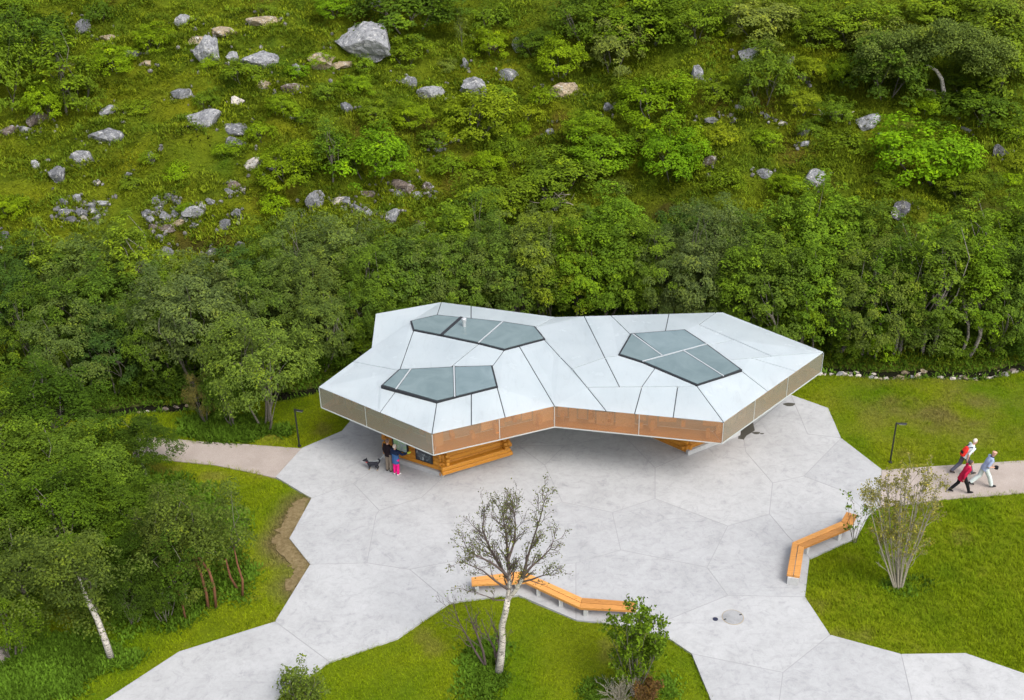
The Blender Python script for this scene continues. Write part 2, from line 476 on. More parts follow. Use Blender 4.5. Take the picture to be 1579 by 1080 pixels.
m, nt, b = mat('translucent_soffit', (0.75, 0.75, 0.73), 0.4, 0.4)  # soffit made translucent as an added aid, brightening the shade below
tl = N(nt, 'ShaderNodeBsdfTranslucent'); tl.inputs['Color'].default_value = (0.92, 0.92, 0.90, 1)
ms = N(nt, 'ShaderNodeMixShader'); ms.inputs[0].default_value = 0.8
nt.links.new(b.outputs[0], ms.inputs[1]); nt.links.new(tl.outputs[0], ms.inputs[2])
nt.links.new(ms.outputs[0], nt.nodes['Material Output'].inputs['Surface']); M['soffit'] = m
def bark(name, base, patch, amount=0.5, sz=1.0):
    m, nt, b = mat(name, rough=0.85, spec=0.2)
    f = noise(nt, 5.0, 5, 0.7, wpos(nt, 1.5, 1.5, 7 * sz), 0.5)
    c = ramp(nt, f, [(amount - 0.06, patch), (amount + 0.03, base), (0.8, tuple(x * 1.1 for x in base))])
    nt.links.new(c, b.inputs['Base Color']); bump(nt, b, noise(nt, 12, 5, 0.7, wpos(nt)), 0.5, 0.02); return m
M['bark_birch'] = bark('birch_bark', (0.50, 0.46, 0.41), (0.03, 0.026, 0.023), 0.46)
M['bark_belt'] = bark('old_birch_bark', (0.26, 0.235, 0.20), (0.05, 0.045, 0.04), 0.48)
M['bark_grey'] = bark('grey_bark', (0.15, 0.138, 0.11), (0.07, 0.062, 0.05), 0.45)
M['bark_red'] = bark('red_brown_bark', (0.17, 0.075, 0.04), (0.07, 0.035, 0.02), 0.4)
M['bark_dark'] = bark('dark_twig_bark', (0.095, 0.072, 0.066), (0.055, 0.043, 0.04), 0.4)
m, nt, b = mat('rock', rough=0.9, spec=0.2)
oi = objinfo(nt)
c = ramp(nt, noise(nt, 2.2, 10, 0.78, wpos(nt), 0.8), [(0.34, (0.30, 0.30, 0.32)), (0.46, (0.80, 0.80, 0.82)), (0.60, (1.15, 1.15, 1.15)), (0.72, (1.5, 1.5, 1.48))])
c = mix(nt, oi['Color'], c, 1.0, 'MULTIPLY')
c = mix(nt, c, (0.60, 0.59, 0.57), ramp(nt, noise(nt, 3.1, 9, 0.8, wpos(nt)), [(0.54, g3(0)), (0.60, g3(0.85))]))
c = mix(nt, c, (0.035, 0.033, 0.030), ramp(nt, noise(nt, 4.5, 8, 0.75, wpos(nt, 1, 1.4, 1.2), 1.2), [(0.57, g3(0)), (0.64, g3(0.85))]))
c = mix(nt, c, (0.075, 0.075, 0.02), ramp(nt, noise(nt, 1.5, 6, 0.75, wpos(nt, 1.2, 1, 1)), [(0.58, g3(0)), (0.66, g3(0.85))]))
nt.links.new(c, b.inputs['Base Color']); bump(nt, b, noise(nt, 4, 10, 0.8, wpos(nt)), 1.0, 0.2); M['rock'] = m
m, nt, b = mat('water', (0.012, 0.011, 0.008), 0.08, 0.5)
bump(nt, b, noise(nt, 5, 4, 0.6, wpos(nt)), 0.35, 0.03); M['water'] = m
M['backing'] = mat('grey_backing', (0.33, 0.28, 0.20), 0.8)[0]
M['lid'] = concrete('lid_concrete', (0.335, 0.338, 0.34))
M['wet'] = mat('wet_stain', (0.085, 0.08, 0.068), 0.35)[0]
# ------------------------------------------------------------------ plan of the place (plaza, paths, lawns)
PZ = [(30,1160),(165,1080),(276,1007.5),(424,961),(478,873),(446,833),(480,771),(425,738),(466,693),(527,667),(541,650),(575,600),(640,560),(900,545),(1130,560),(1219,611),(1277,631.5),(1297,678),(1359.5,726.3),(1357,784),(1340,797),(1321,832),(1248.6,863.6),(1241.6,923.4),(1280,981.5),(1389,1011),(1488,1009.6),(1579,1041),(1720,1090),(1720,1170)]
ISL = [(370,1130),(430,1080),(484,1040),(508,1023.5),(614,987),(693,932.5),(775,921.7),(800,921),(888,959),(943,965),(1026,984),(1066,1011),(1093,1077),(1115,1135)]
plaza_px = PZ + [(1115,1170),(1115,1135)] + ISL[::-1][1:] + [(370,1170),(200,1170)]
plaza_xy = [P(x, y)[:2] for x, y in plaza_px]
path_r_px = [(1359.5,726.3),(1453,719.5),(1579,711.5),(1760,699),(1770,749),(1579,761),(1453,771.5),(1357,784)]
path_l_px = [(425,738),(466,693),(380,686.5),(300,681.5),(246,676),(205,676),(205,706),(246,710),(330,718)]
patch_px = [(-120,985),(0,992),(22,1003),(16,1022),(0,1036),(-120,1060)]
soil_px = [(482,771),(448,833),(480,873),(452,915),(440,905),(455,880),(441,862),(424,848),(419,836),(434,815),(441,795),(455,776),(468,768)]
paths_xy = [[P(x, y)[:2] for x, y in q] for q in (path_r_px, path_l_px, patch_px)]
_sp = []
_rs = random.Random(3)
for i in range(len(soil_px)):
    a, b_ = np.array(P(*soil_px[i])[:2]), np.array(P(*soil_px[(i+1) % len(soil_px)])[:2])
    n = max(1, int(np.linalg.norm(b_ - a) / 0.12)) if i >= 2 else 1
    for k in range(n): _sp.append(a + (b_ - a) * k / n + (np.array([_rs.gauss(0, 0.07), _rs.gauss(0, 0.07)]) if k else 0))
soil_xy = [tuple(p) for p in _sp]
soil_px_xy = [P(x, y)[:2] for x, y in soil_px]
def in_paved(x, y, grow=0.0):
    r = inside(plaza_xy, x, y)
    for q in paths_xy: r |= inside(q, x, y)
    return r

# zone colours of the ground and of what grows on it (turf, heath and moss)
def zone_col(x, y):
    t = y - stream_y(x)
    n1, n2, n3 = fnoise(x, y, 21, 4, 0.35), fnoise(x, y, 22, 4, 0.9), fnoise(x, y, 23, 3, 0.22)
    c = np.zeros(x.shape + (3,))
    lawn = np.stack([0.192 + 0.050*n1 + 0.034*n2, 0.258 + 0.030*n1 + 0.030*n2, 0.006 + 0.002*n1], -1)
    heath = np.stack([0.152 + 0.050*n1 + 0.034*n2, 0.194 + 0.030*n1 + 0.034*n2, 0.007 + 0.002*n2], -1)
    red = np.stack([0.125 + 0*x, 0.092 + 0*x, 0.014 + 0*x], -1)
    k = np.clip((n3 + 0.5*n1 - 0.55) * 2.2, 0, 0.75)[..., None]
    heath = heath * (1 - k) + red * k
    dry = np.stack([0.21 + 0*x, 0.185 + 0*x, 0.05 + 0*x], -1)
    qx, qy = P(1450, 630)[:2]
    kd = np.clip(1.15 - np.hypot((x-qx)/5.5, (y-qy)/3.6), 0, 1) * np.clip(0.5 + 0.9*n2, 0, 1)
    kd = np.maximum(kd, np.clip((n1 * 0.7 + n2 * 0.7 - 0.62) * 1.6, 0, 0.5))
    lawn = lawn * (1 - kd[..., None]) + dry * kd[..., None]
    w = np.clip((t - 0.5) / 2.5, 0, 1)[..., None]
    c = lawn * (1 - w) + heath * w
    bed = np.clip(1.3 - np.abs(t) / 0.75, 0, 1)[..., None]
    c = c * (1 - bed) + np.array([0.05, 0.04, 0.028]) * bed
    # darker ground under the tree belt
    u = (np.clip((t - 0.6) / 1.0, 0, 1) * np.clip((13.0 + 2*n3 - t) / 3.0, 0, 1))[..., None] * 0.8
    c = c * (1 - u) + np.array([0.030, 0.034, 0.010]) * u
    near = (np.clip(1.0 - (np.where(inside(soil_xy, x, y), 0, dist_poly(soil_px_xy, x, y)) / 0.9), 0, 1) * np.clip(0.7 + 0.7*n2, 0, 1))[..., None]
    c = c * (1 - near) + np.array([0.20, 0.155, 0.07]) * near
    return np.clip(c, 0.004, 1)

gx = np.concatenate([np.linspace(-400, -62, 24), np.linspace(-60, 60, 380), np.linspace(62, 400, 24)])
gy = np.concatenate([np.linspace(-150, 20, 16), np.linspace(22, 96, 270), np.linspace(97, 160, 60), np.linspace(165, 500, 24)])
GX, GY = np.meshgrid(gx, gy)
GZ = ground_h(GX, GY)
pv = inside(plaza_xy, GX, GY) & (dist_poly(plaza_xy, GX, GY) > 0.3)
GZ = np.where(pv, -0.06, GZ)
nx, ny = len(gx), len(gy)
idx = np.arange(nx * ny).reshape(ny, nx)
F = np.stack([idx[:-1, :-1], idx[:-1, 1:], idx[1:, 1:], idx[1:, :-1]], -1).reshape(-1, 4)
cc = zone_col(GX, GY).reshape(-1, 3) * np.where(GY.reshape(-1, 1) > stream_y(GX).reshape(-1, 1), 0.55, 0.62)  # ground painted darker as shade between the tufts
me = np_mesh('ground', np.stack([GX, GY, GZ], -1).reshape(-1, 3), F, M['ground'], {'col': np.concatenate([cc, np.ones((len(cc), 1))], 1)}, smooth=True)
tag(link('ground', me), 'grassy ground rising from the lawns into the heath hillside', 'ground', kind='structure')

def sheet(name, poly, z, m, thick=0.05, label=None, cat=None):
    if area2(poly) < 0: poly = poly[::-1]
    o = MB().prism(poly, z, z - thick).build(name, m)
    return tag(o, label, cat, kind='structure')
sheet('gravel_path', paths_xy[0], 0.045, M['gravel'], 0.2, 'pinkish gravel path with the three walkers on it', 'path')
sheet('gravel_path', paths_xy[1], 0.045, M['gravel'], 0.2, 'pinkish gravel path leaving the plaza to the left', 'path')
sheet('gravel_path', paths_xy[2], 0.045, M['gravel'], 0.2, 'small corner of gravel path at the left picture edge', 'path')
sheet('bare_soil', soil_xy, 0.040, M['soil'], 0.2, 'strip of bare brown soil along the zigzag plaza edge', 'soil')

# plaza: cast slabs, each a part
J = [[(424,961),(508,1023.5)],[(480,771),(545,748),(600,712),(640,690)],[(545,748),(585,790),(580,797),(566,871)],[(585,790),(650,770),(682,740)],[(566,871),(632,881),(693,932.5)],[(478,873),(566,871)],
     [(632,881),(700,868),(760,880),(800,921)],[(760,880),(772,810),(867,777)],[(867,777),(944,793),(1010,771.6),(1122,814),(1186,795.5),(1191,747.6),(1239,737),(1297,678)],[(867,777),(840,720),(800,690)],[(944,793),(957,851),(888,871),(888,959)],[(760,880),(888,871)],
     [(957,851),(1090,878),(1122,814)],[(1090,878),(1122,921),(1026,960),(1026,984)],[(1122,921),(1241.6,923.4)],[(1010,771.6),(1010,724),(1060,702),(1145,672),(1219,611)],[(1186,795.5),(1215,830),(1248.6,863.6)],
     [(1239,737),(1300,760),(1340,797)],[(1066,1011),(1207,1040),(1280,981.5)],[(1207,1040),(1190,1170)],[(1391,1011),(1405,1080),(1425,1170)],[(276,1007.5),(318.5,1080),(360,1160)],[(1191,747.6),(1150,700),(1145,672)],[(840,720),(870,690),(960,672),(1010,724)],[(640,690),(682,740)],
     [(682,740),(800,690),(870,690)],[(1297,678),(1245,672),(1219,611)]]
slabs = planar_faces([plaza_px + [plaza_px[0]]] + J, snap=4, tee=5)
sub = [P(x, y)[:2] for x, y in plaza_px]
plaza = MB().prism(inset(sub, 0.03), 0.083, -0.10).build('plaza', M['joint'])
tag(plaza, 'pale concrete plaza of large irregular cast slabs', 'plaza', kind='structure')
for q in slabs:
    w = inset([P(x, y)[:2] for x, y in q], 0.016)
    MB().prism(w, 0.088, -0.02).build('concrete_slab', M['concrete'], plaza)
ZP = 0.088        # top of the plaza

# stream: a thin run of dark water in its channel
xs = np.arange(-60, 60, 0.5)
V = []; 
for x in xs:
    y = float(stream_y(x)); V += [(x, y - 0.34, -0.38), (x, y + 0.34, -0.38)]
n = len(xs)
me = np_mesh('stream', np.array(V), np.array([[2*i, 2*i+2, 2*i+3, 2*i+1] for i in range(n - 1)]), M['water'], smooth=True)
tag(link('stream', me), 'narrow dark stream between the lawn and the tree belt', 'stream', kind='structure')

# ------------------------------------------------------------------ the pavilion
pav = empty('visitor_pavilion', P(860, 690), 'angular pavilion with pale glass roof over timber log bases', 'pavilion')
bpy.context.view_layer.update()
PAV0 = Vector(pav.location)
def part(mb, name, m, parent=None, **k):
    """build a part from world-space shapes under the pavilion"""
    mb.v = [(a - PAV0.x, b_ - PAV0.y, c - PAV0.z) for a, b_, c in mb.v]
    return mb.build(name, m, parent if parent is not None else pav, **k)
ZE, ZS = 3.72, 2.66           # eaves and soffit height
OUT = [(491,597),(572.5,536.7),(579,484),(680.6,466),(856.4,489),(1114.6,481.8),(1270.7,543),(1116,651.5),(855,626.4),(666,669.4)]
out_xy = [tuple(P(x, y, ZE)[:2]) for x, y in OUT]
def roof_z(x, y):
    return ZE + 0.30 * min(1.0, float(dist_poly(out_xy, x, y)) / 1.9)
def RP(px, py):
    z = ZE
    for _ in range(4):
        p = P(px, py, z); z = roof_z(p[0], p[1])
    return np.array([p[0], p[1], z])
S1 = [(633.6,497),(673.6,487.5),(712,491.5),(775.8,498),(824.4,505.5),(839.7,524.4),(777,541),(738,531),(681,519),(637.5,510.5)]
S2 = [(589,596.4),(616,571.7),(634,571),(700,567.8),(758.6,566),(766.7,598),(701.4,614.4),(673.6,621),(610.6,602.8)]
S3 = [(973,516.6),(1055.5,510.4),(1090,533),(1143,572),(1115.5,582.5),(1074.6,595.6),(990.7,560),(954.5,548.5)]
SEAM = [[(680.6,466),(673.6,487.5)],[(726.4,472),(726.4,493)],[(637.5,510.5),(616,571.7)],[(738,531),(692.5,568)],[(777,541),(758.6,566)],[(544,558),(616,571.7)],[(610.6,602.8),(586,636)],[(673.6,621),(666,669.4)],
        [(727,609),(726.7,655)],[(766.7,598),(779,643.6)],[(801,535),(855,626.4)],[(839.7,524.4),(863,550),(882,569),(905,597),(935,634)],[(856.4,489),(824.4,505.5)],[(900.8,487.7),(932.5,551.3),(955.3,595.8)],
        [(941.7,486.5),(973,516.6)],[(1031.6,484),(1025.6,512.5)],[(954.5,548.5),(932.5,551.3),(905,561),(882,569)],[(905,597),(1074.6,595.6)],[(1010,568),(990,596),(978.5,638)],[(1045,596),(1038,644)],[(1074.6,595.6),(1116,651.5)],
        [(1143,572),(1184,604)],[(1121,555.8),(1158,552),(1270.7,543)],[(1090,533),(1132,524)],[(1104,482),(1078,501),(1132,524),(1190,549.5)],[(1158,552),(1228,573)]]
faces = planar_faces([OUT + [OUT[0]], S1 + [S1[0]], S2 + [S2[0]], S3 + [S3[0]]] + SEAM, snap=3.0, tee=6.0)
def centroid(q): return (sum(p[0] for p in q) / len(q), sum(p[1] for p in q) / len(q))
def roof_prism(q, ins, top, bot, const=None):
    w = [RP(x, y) if const is None else P(x, y, const) for x, y in q]
    k = inset([p[:2] for p in w], ins)
    zs = [roof_z(*p) if const is None else const for p in k]
    return MB().prism(k, [z + top for z in zs], [z + bot for z in zs])
for q in faces:
    c = centroid(q)
    # a concave ring piece may have its centroid inside a skylight; test one real interior point instead
    tri = tessellate_polygon([[Vector((x, y, 0)) for x, y in q]])
    best = max(tri, key=lambda t: abs(area2([q[i] for i in t])))
    c = centroid([q[i] for i in best])
    if any(bool(inside(s, np.array(c[0]), np.array(c[1]))) for s in (S1, S2, S3)): continue
    part(roof_prism(q, 0.022, 0.0, -0.030), 'roof_panel', M['roof'])
sealed = set()
for q in faces:
    for a, b_ in zip(q, q[1:] + q[:1]):
        key = tuple(sorted([(round(a[0]), round(a[1])), (round(b_[0]), round(b_[1]))]))
        if key in sealed: continue
        sealed.add(key)
        pa, pb = RP(*a), RP(*b_); pa[2] -= 0.055; pb[2] -= 0.055
        if min(float(dist_poly(out_xy, *((pa + pb)[:2] / 2))), 9) < 0.05: continue
        dd = pb - pa; LL = np.linalg.norm(dd); dd = dd / LL
        if LL > 0.3: part(MB().bar(pa + dd * 0.06, pb - dd * 0.06, 0.10, 0.03), 'seal', M['seal'])
ZK = ZE + 0.28
SEGS = {0: [[(712,491.5),(681,519)], [(775.8,498),(738,531)]], 1: [[(634,571),(610.6,602.8)], [(700,567.8),(701.4,614.4)]], 2: [[(990.7,560),(1090,533)], [(976,518),(1022,551.5)], [(1053.4,543),(1115.5,582.5)]]}
for i, s in enumerate((S1, S2, S3)):
    sk = part(roof_prism(s, -0.03, 0.06, -0.25, ZK), 'skylight', M['dark'])
    fs = planar_faces([s + [s[0]]] + SEGS[i], snap=2.0, tee=5.0)
    for q in fs:
        part(roof_prism(q, 0.05, 0.085, 0.03, ZK), 'pane', M['skyglass'], sk)
    for j, (a, b_) in enumerate(SEGS[i]):
        pa, pb = P(*a, ZK), P(*b_, ZK)
        pa[2] += 0.085; pb[2] += 0.085
        part(MB().bar(pa, pb, 0.16 if (i, j) == (0, 0) else 0.055, 0.03), 'mullion', M['dark'] if (i, j) == (0, 0) else M['mullion'], sk)
vp = RP(716, 505)
part(MB().lathe([(0.085, -0.1), (0.085, 0.34), (0.12, 0.36), (0.12, 0.46), (0.05, 0.50)], 14, vp), 'vent_pipe', M['steel'], smooth=False)

# facade: frosted glass panes between thin white trims, timber trusses behind
SPL = {9: [0.58], 8: [0.46], 7: [0.49], 6: [0.37, 0.70], 0: [0.5], 1: [0.5], 2: [0.5], 3: [0.33, 0.66], 4: [0.33, 0.66], 5: [0.33, 0.66]}
cx_, cy_ = np.mean([p[0] for p in out_xy]), np.mean([p[1] for p in out_xy])
ccw = area2(out_xy) > 0
inn = inset(out_xy, 0.012); inn2 = inset(out_xy, 0.42); inn3 = inset(out_xy, 0.03); inn4 = inset(out_xy, 0.80)
if area2(out_xy) < 0: inn, inn2, inn3, inn4 = inn[::-1], inn2[::-1], inn3[::-1], inn4[::-1]
rb = random.Random(4)
for k in range(10):
    a, b_ = np.array(inn3[k]), np.array(inn3[(k+1) % 10])
    d = b_ - a; L = np.linalg.norm(d); d /= L
    nrm = np.array([-d[1], d[0]])
    if nrm @ (np.array([cx_, cy_]) - a) < 0: nrm = -nrm
    cuts = [0.0] + SPL[k] + [1.0]
    for c0, c1 in zip(cuts, cuts[1:]):
        p0, p1 = a + d * (L * c0 + 0.014), a + d * (L * c1 - 0.014)
        part(MB().bar((*p0, (ZE+ZS)/2 - 0.02), (*p1, (ZE+ZS)/2 - 0.02), 0.016, ZE - ZS - 0.085), 'glass_pane', M['frost'] if k in (7, 8) else M['frost_reflect'])
    for c0 in cuts[:-1]:
        p0 = a + d * (L * c0)
        if c0 == 0.0: p0 = np.array(inn[k])
        part(MB().box((*p0, (ZE+ZS)/2 - 0.016), (0.024, 0.024, ZE - ZS - 0.06), math.atan2(d[1], d[0])), 'facade_post', M['trim'])
    p0, p1 = np.array(inn[k]), np.array(inn[(k+1) % 10])
    part(MB().bar((*p0, ZS), (*p1, ZS), 0.035, 0.03), 'bottom_trim', M['trim'])
    # timber wall inside, with truss ends reaching towards the glass
    q0, q1 = np.array(inn2[k]), np.array(inn2[(k+1) % 10])
    r0, r1 = np.array(inn4[k]), np.array(inn4[(k+1) % 10])
    part(MB().bar((*r0, 3.19), (*r1, 3.19), 0.05, 0.92), 'reflection_backing', M['backing'])  # added layer; its grey between boards imitates ground reflections in the glass
    fl = [np.array(inn3[k]), np.array(inn3[(k+1) % 10]), np.array(inn4[(k+1) % 10]), np.array(inn4[k])]
    if area2(fl) < 0: fl = fl[::-1]
    part(MB().prism(inset(fl, 0.02), ZS + 0.05, ZS + 0.01), 'inner_floor', M['truss2'])
    u = 0.0; Lq = np.linalg.norm(q1 - q0)
    while u < 1.0 and k in (6, 7, 8, 9, 0, 5):
        w_ = rb.uniform(0.25, 0.95) / Lq; u2 = min(1.0, u + w_)
        if rb.random() < (0.88 if k in (7, 8) else 0.5):
            lo, hi = (2.74, 3.64) if rb.random() < 0.6 else ((rb.uniform(2.9, 3.2), 3.64) if rb.random() < 0.7 else (2.74, rb.uniform(3.25, 3.5)))
            e0, e1 = q0 + (q1 - q0) * u + nrm * rb.uniform(0, 0.12), q0 + (q1 - q0) * u2 + nrm * rb.uniform(0, 0.12)
            part(MB().bar((*e0, (lo + hi) / 2), (*e1, (lo + hi) / 2), 0.04, hi - lo), 'inner_board', M['truss'])
        u = u2 + 0.012
    if k in (6, 7, 8, 9):
        nb_ = int(L / 0.95)
        for i in range(nb_):
            u = (i + 0.5 + rb.uniform(-0.3, 0.3)) / nb_
            zc = rb.choice([3.48, 3.35, 3.05, 2.95, 3.2]); hh = rb.uniform(0.2, 0.42)
            base = q0 + (q1 - q0) * u
            tip = base - nrm * rb.uniform(0.25, 0.335)
            sl = rb.choice([0, 0, 0.12, -0.12])
            part(MB().bar((*base, zc + sl), (*tip, zc), 0.16, hh), 'truss_end', M['truss2'])
soff = inset(out_xy, 0.04)
part(MB().prism(soff, ZS - 0.005, ZS - 0.02), 'soffit', M['soffit'])

# log bases
def log_base(foot, plinth_faces):
    """one log-built base: plinth, stacked logs on each side with crossed ends"""
    fp = [P(x, y, ZP)[:2] for x, y in foot]
    sg = 1 if area2(fp) > 0 else -1
    part(MB().prism(inset(fp, 0.05), ZP + 0.12, 0.0), 'plinth', M['plinth'])
    part(MB().prism(inset(fp, 0.20), ZS - 0.07, ZP + 0.12), 'core_wall', M['softwood'])
    n = len(fp)
    for k in range(n):
        a, b_ = np.array(fp[k]), np.array(fp[(k+1) % n])
        d = b_ - a; L = np.linalg.norm(d); d /= L
        nn = np.array([d[1], -d[0]]) * sg
        z0 = ZP + (0.24 if k in plinth_faces else 0.02)
        if k in plinth_faces:
            part(MB().bar((*(a - nn * 0.02 - d * 0.05), ZP + 0.11), (*(b_ - nn * 0.02 + d * 0.05), ZP + 0.11), 0.16, 0.24), 'plinth', M['plinth'])
        rows = 10 if k in plinth_faces else 11; hz = (ZS - 0.08 - z0) / rows
        for r_ in range(rows):
            z = z0 + hz * (r_ + 0.5)
            e0 = 0.12 if (r_ + k) % 2 else -0.06
            p0, p1 = a - d * e0 - nn * 0.09, b_ + d * e0 - nn * 0.09
            part(MB().bar((*p0, z), (*p1, z), 0.17, hz - 0.012), 'log', M['log'], bevel=0.045)
    return fp
B1 = [(593,706),(682.6,735.5),(787,704),(762,668),(655,650)]
B2 = [(1003,676),(1061,701.5),(1139,671),(1105,640),(985,640)]
fp1 = log_base(B1, {0})
fp2 = log_base(B2, {1})
# stepped log seat along the right face of the front base, and crossed log ends at its far end
a, b_ = P(682.6, 735.5, ZP)[:2], P(787, 704, ZP)[:2]
d = (b_ - a) / np.linalg.norm(b_ - a); nn = np.array([d[1], -d[0]])
if nn[1] > 0: nn = -nn
for r_, (o_, z) in enumerate([(0.14, 0.40), (0.12, 0.60)]):
    part(MB().bar((*(a + nn * o_ - d * 0.10), z), (*(b_ + nn * o_ + d * (0.02 - 0.1 * r_)), z), 0.22, 0.19), 'log', M['log'], bevel=0.03)
for r_ in range(8):
    z = 0.78 + r_ * 0.205
    part(MB().bar((*(b_ - d * (0.30 + 0.03 * r_) - nn * 0.1), z), (*(b_ - d * (0.30 + 0.03 * r_) + nn * (0.30 - 0.028 * r_)), z), 0.17, 0.15), 'log', M['log'], bevel=0.03)
    part(MB().bar((*(a + d * 0.22 - nn * 0.1), z), (*(a + d * 0.22 + nn * (0.20 + 0.05 * (r_ % 2))), z), 0.17, 0.15), 'log', M['log'], bevel=0.03)
# projecting beams on the right base
c2 = P(1061, 701.5, ZP)[:2]; e2 = P(1003, 676, ZP)[:2]; g2 = P(1139, 671, ZP)[:2]
u2 = (e2 - c2) / np.linalg.norm(e2 - c2); w2 = (g2 - c2) / np.linalg.norm(g2 - c2)
for r_ in range(4):
    z = 0.42 + 0.42 * r_
    part(MB().bar((*(c2 - w2 * 0.02 + u2 * (0.2 + 0.55 * r_)), z), (*(c2 - w2 * 0.20 + u2 * (0.2 + 0.55 * r_)), z), 0.16, 0.17), 'log', M['log'], bevel=0.03)

# information boards on the left wall of the front base
def board(px0, px1, z0, z1, label, m, nameit):
    A, B = P(593, 706, ZP)[:2], P(682.6, 735.5, ZP)[:2]
    D = (B - A) / np.linalg.norm(B - A); Nn = np.array([D[1], -D[0]])
    if Nn[1] > 0: Nn = -Nn
    def along(px):
        t = np.linspace(-0.2, 1.2, 600); best = min(t, key=lambda q: abs(to_px((*(A + (B - A) * q), 1.2))[0] - px)); return A + (B - A) * best
    a, b_ = along(px0), along(px1)
    c = (a + b_) / 2 + Nn * 0.035; L = np.linalg.norm(b_ - a); rz = math.atan2(D[1], D[0])
    root = empty(nameit, (*c, (z0 + z1) / 2), label, 'information board', rz=rz)
    flip = 1 if (Matrix.Rotation(rz, 2) @ Vector((0, 1))) @ Vector(Nn) > 0 else -1
    MB().box((0, 0, 0), (L, 0.05, z1 - z0)).build('frame', M['dark'], root)
    MB().box((0, flip * 0.029, 0), (L - 0.16, 0.012, z1 - z0 - 0.14)).build('sheet', m, root)
    return root
m, nt, b = mat('map_print', rough=0.35)
p = wpos(nt, 1, 1, 1, obj=True)
c = ramp(nt, noise(nt, 2.2, 5, 0.6, p, 0.5), [(0.40, (0.30, 0.40, 0.38)), (0.5, (0.42, 0.50, 0.50)), (0.56, (0.30, 0.55, 0.22)), (0.64, (0.50, 0.56, 0.55))])
nt.links.new(c, b.inputs['Base Color']); M['map'] = m
m, nt, b = mat('photo_print', rough=0.3)
c = ramp(nt, noise(nt, 3.0, 6, 0.7, wpos(nt, 1, 1, 1, obj=True), 0.8), [(0.45, (0.020, 0.026, 0.034)), (0.56, (0.07, 0.09, 0.10)), (0.66, (0.45, 0.5, 0.52))])
nt.links.new(c, b.inputs['Base Color']); M['photo'] = m
board(606, 630, 0.75, 2.15, 'tall map board in a dark frame beside the two visitors', M['map'], 'map_board')
board(641, 667, 0.62, 1.50, 'dark photo board near the front corner of the log base', M['photo'], 'photo_board')
# ------------------------------------------------------------------ vegetation builders
def rand_unit(n, g):
    v = g.normal(size=(n, 3)); return v / np.linalg.norm(v, axis=1, keepdims=True)
def leaf_quads(pos, nrm, size, aspect, g, droop=0.3):
    """one folded diamond leaf (quad) at each position, its face turned roughly along nrm"""
    n = len(pos)
    t = rand_unit(n, g); t[:, 2] -= droop
    t -= nrm * np.sum(t * nrm, 1, keepdims=True); t /= np.linalg.norm(t, axis=1, keepdims=True) + 1e-9
    s = np.cross(nrm, t); L = size * g.uniform(0.65, 1.35, (n, 1)); Wd = L * aspect
    a = pos - t * L * 0.5; c = pos + t * L * 0.5
    b = pos + s * Wd * 0.5 + nrm * L * 0.10 - t * L * 0.08; d = pos - s * Wd * 0.5 + nrm * L * 0.10 - t * L * 0.08
    V = np.stack([a, b, c, d], 1).reshape(-1, 3)
    F = np.arange(4 * n, dtype=np.int32).reshape(n, 4)
    return V, F
def crown_mesh(name, clumps, per, size, aspect, seed, flat=0.88, up=0.5, tvar=0.15, mid=None):
    """clumps: (x, y, z, r). Leaves lie in the upper shell of every clump; tint is a random tone per clump and leaf"""
    g = np.random.default_rng(seed); Ps = []; Ns = []; Ts = []
    for (x, y, z, r) in clumps:
        n = max(8, int(per * (r / 0.5) ** 2))
        u = rand_unit(n, g)
        u[:, 2] = np.where(u[:, 2] < -0.25, -u[:, 2], u[:, 2])
        rad = r * g.uniform(0.35, 1.0, (n, 1)) ** 0.5
        off = u * rad; off[:, 2] *= flat
        Ps.append(np.array([x, y, z]) + off)
        nn = u * 0.45 + np.array([0, 0, up]) + g.normal(size=(n, 3)) * 0.34
        if mid is not None:
            o_ = np.array([x, y, z]) - np.array(mid[:3]); nn = nn + o_ / (np.linalg.norm(o_) + 1e-6) * 0.75
        Ns.append(nn / np.linalg.norm(nn, axis=1, keepdims=True))
        Ts.append(np.clip(0.5 + g.normal() * tvar * 0.8 + g.normal(size=n) * tvar, 0, 1))
    Pp, Nn, T = np.concatenate(Ps), np.concatenate(Ns), np.concatenate(Ts)
    V, F = leaf_quads(Pp, Nn, size, aspect, g)
    return np_mesh(name, V, F, M['leaf'], {'tint': np.repeat(T, 4)})
def branch_tube(mb, a, b, r0, r1, g, bend=0.12, n=5, k=4):
    a, b = np.array(a, float), np.array(b, float); L = np.linalg.norm(b - a)
    off = g.normal(size=3) * L * bend; off2 = g.normal(size=3) * L * bend * 0.4
    pts = []
    for i in range(k + 1):
        t = i / k
        pts.append(a + (b - a) * t + off * math.sin(math.pi * t) + off2 * math.sin(2 * math.pi * t))
    mb.tube(pts, [r0 + (r1 - r0) * i / k for i in range(k + 1)], n, cap=False)
    return pts
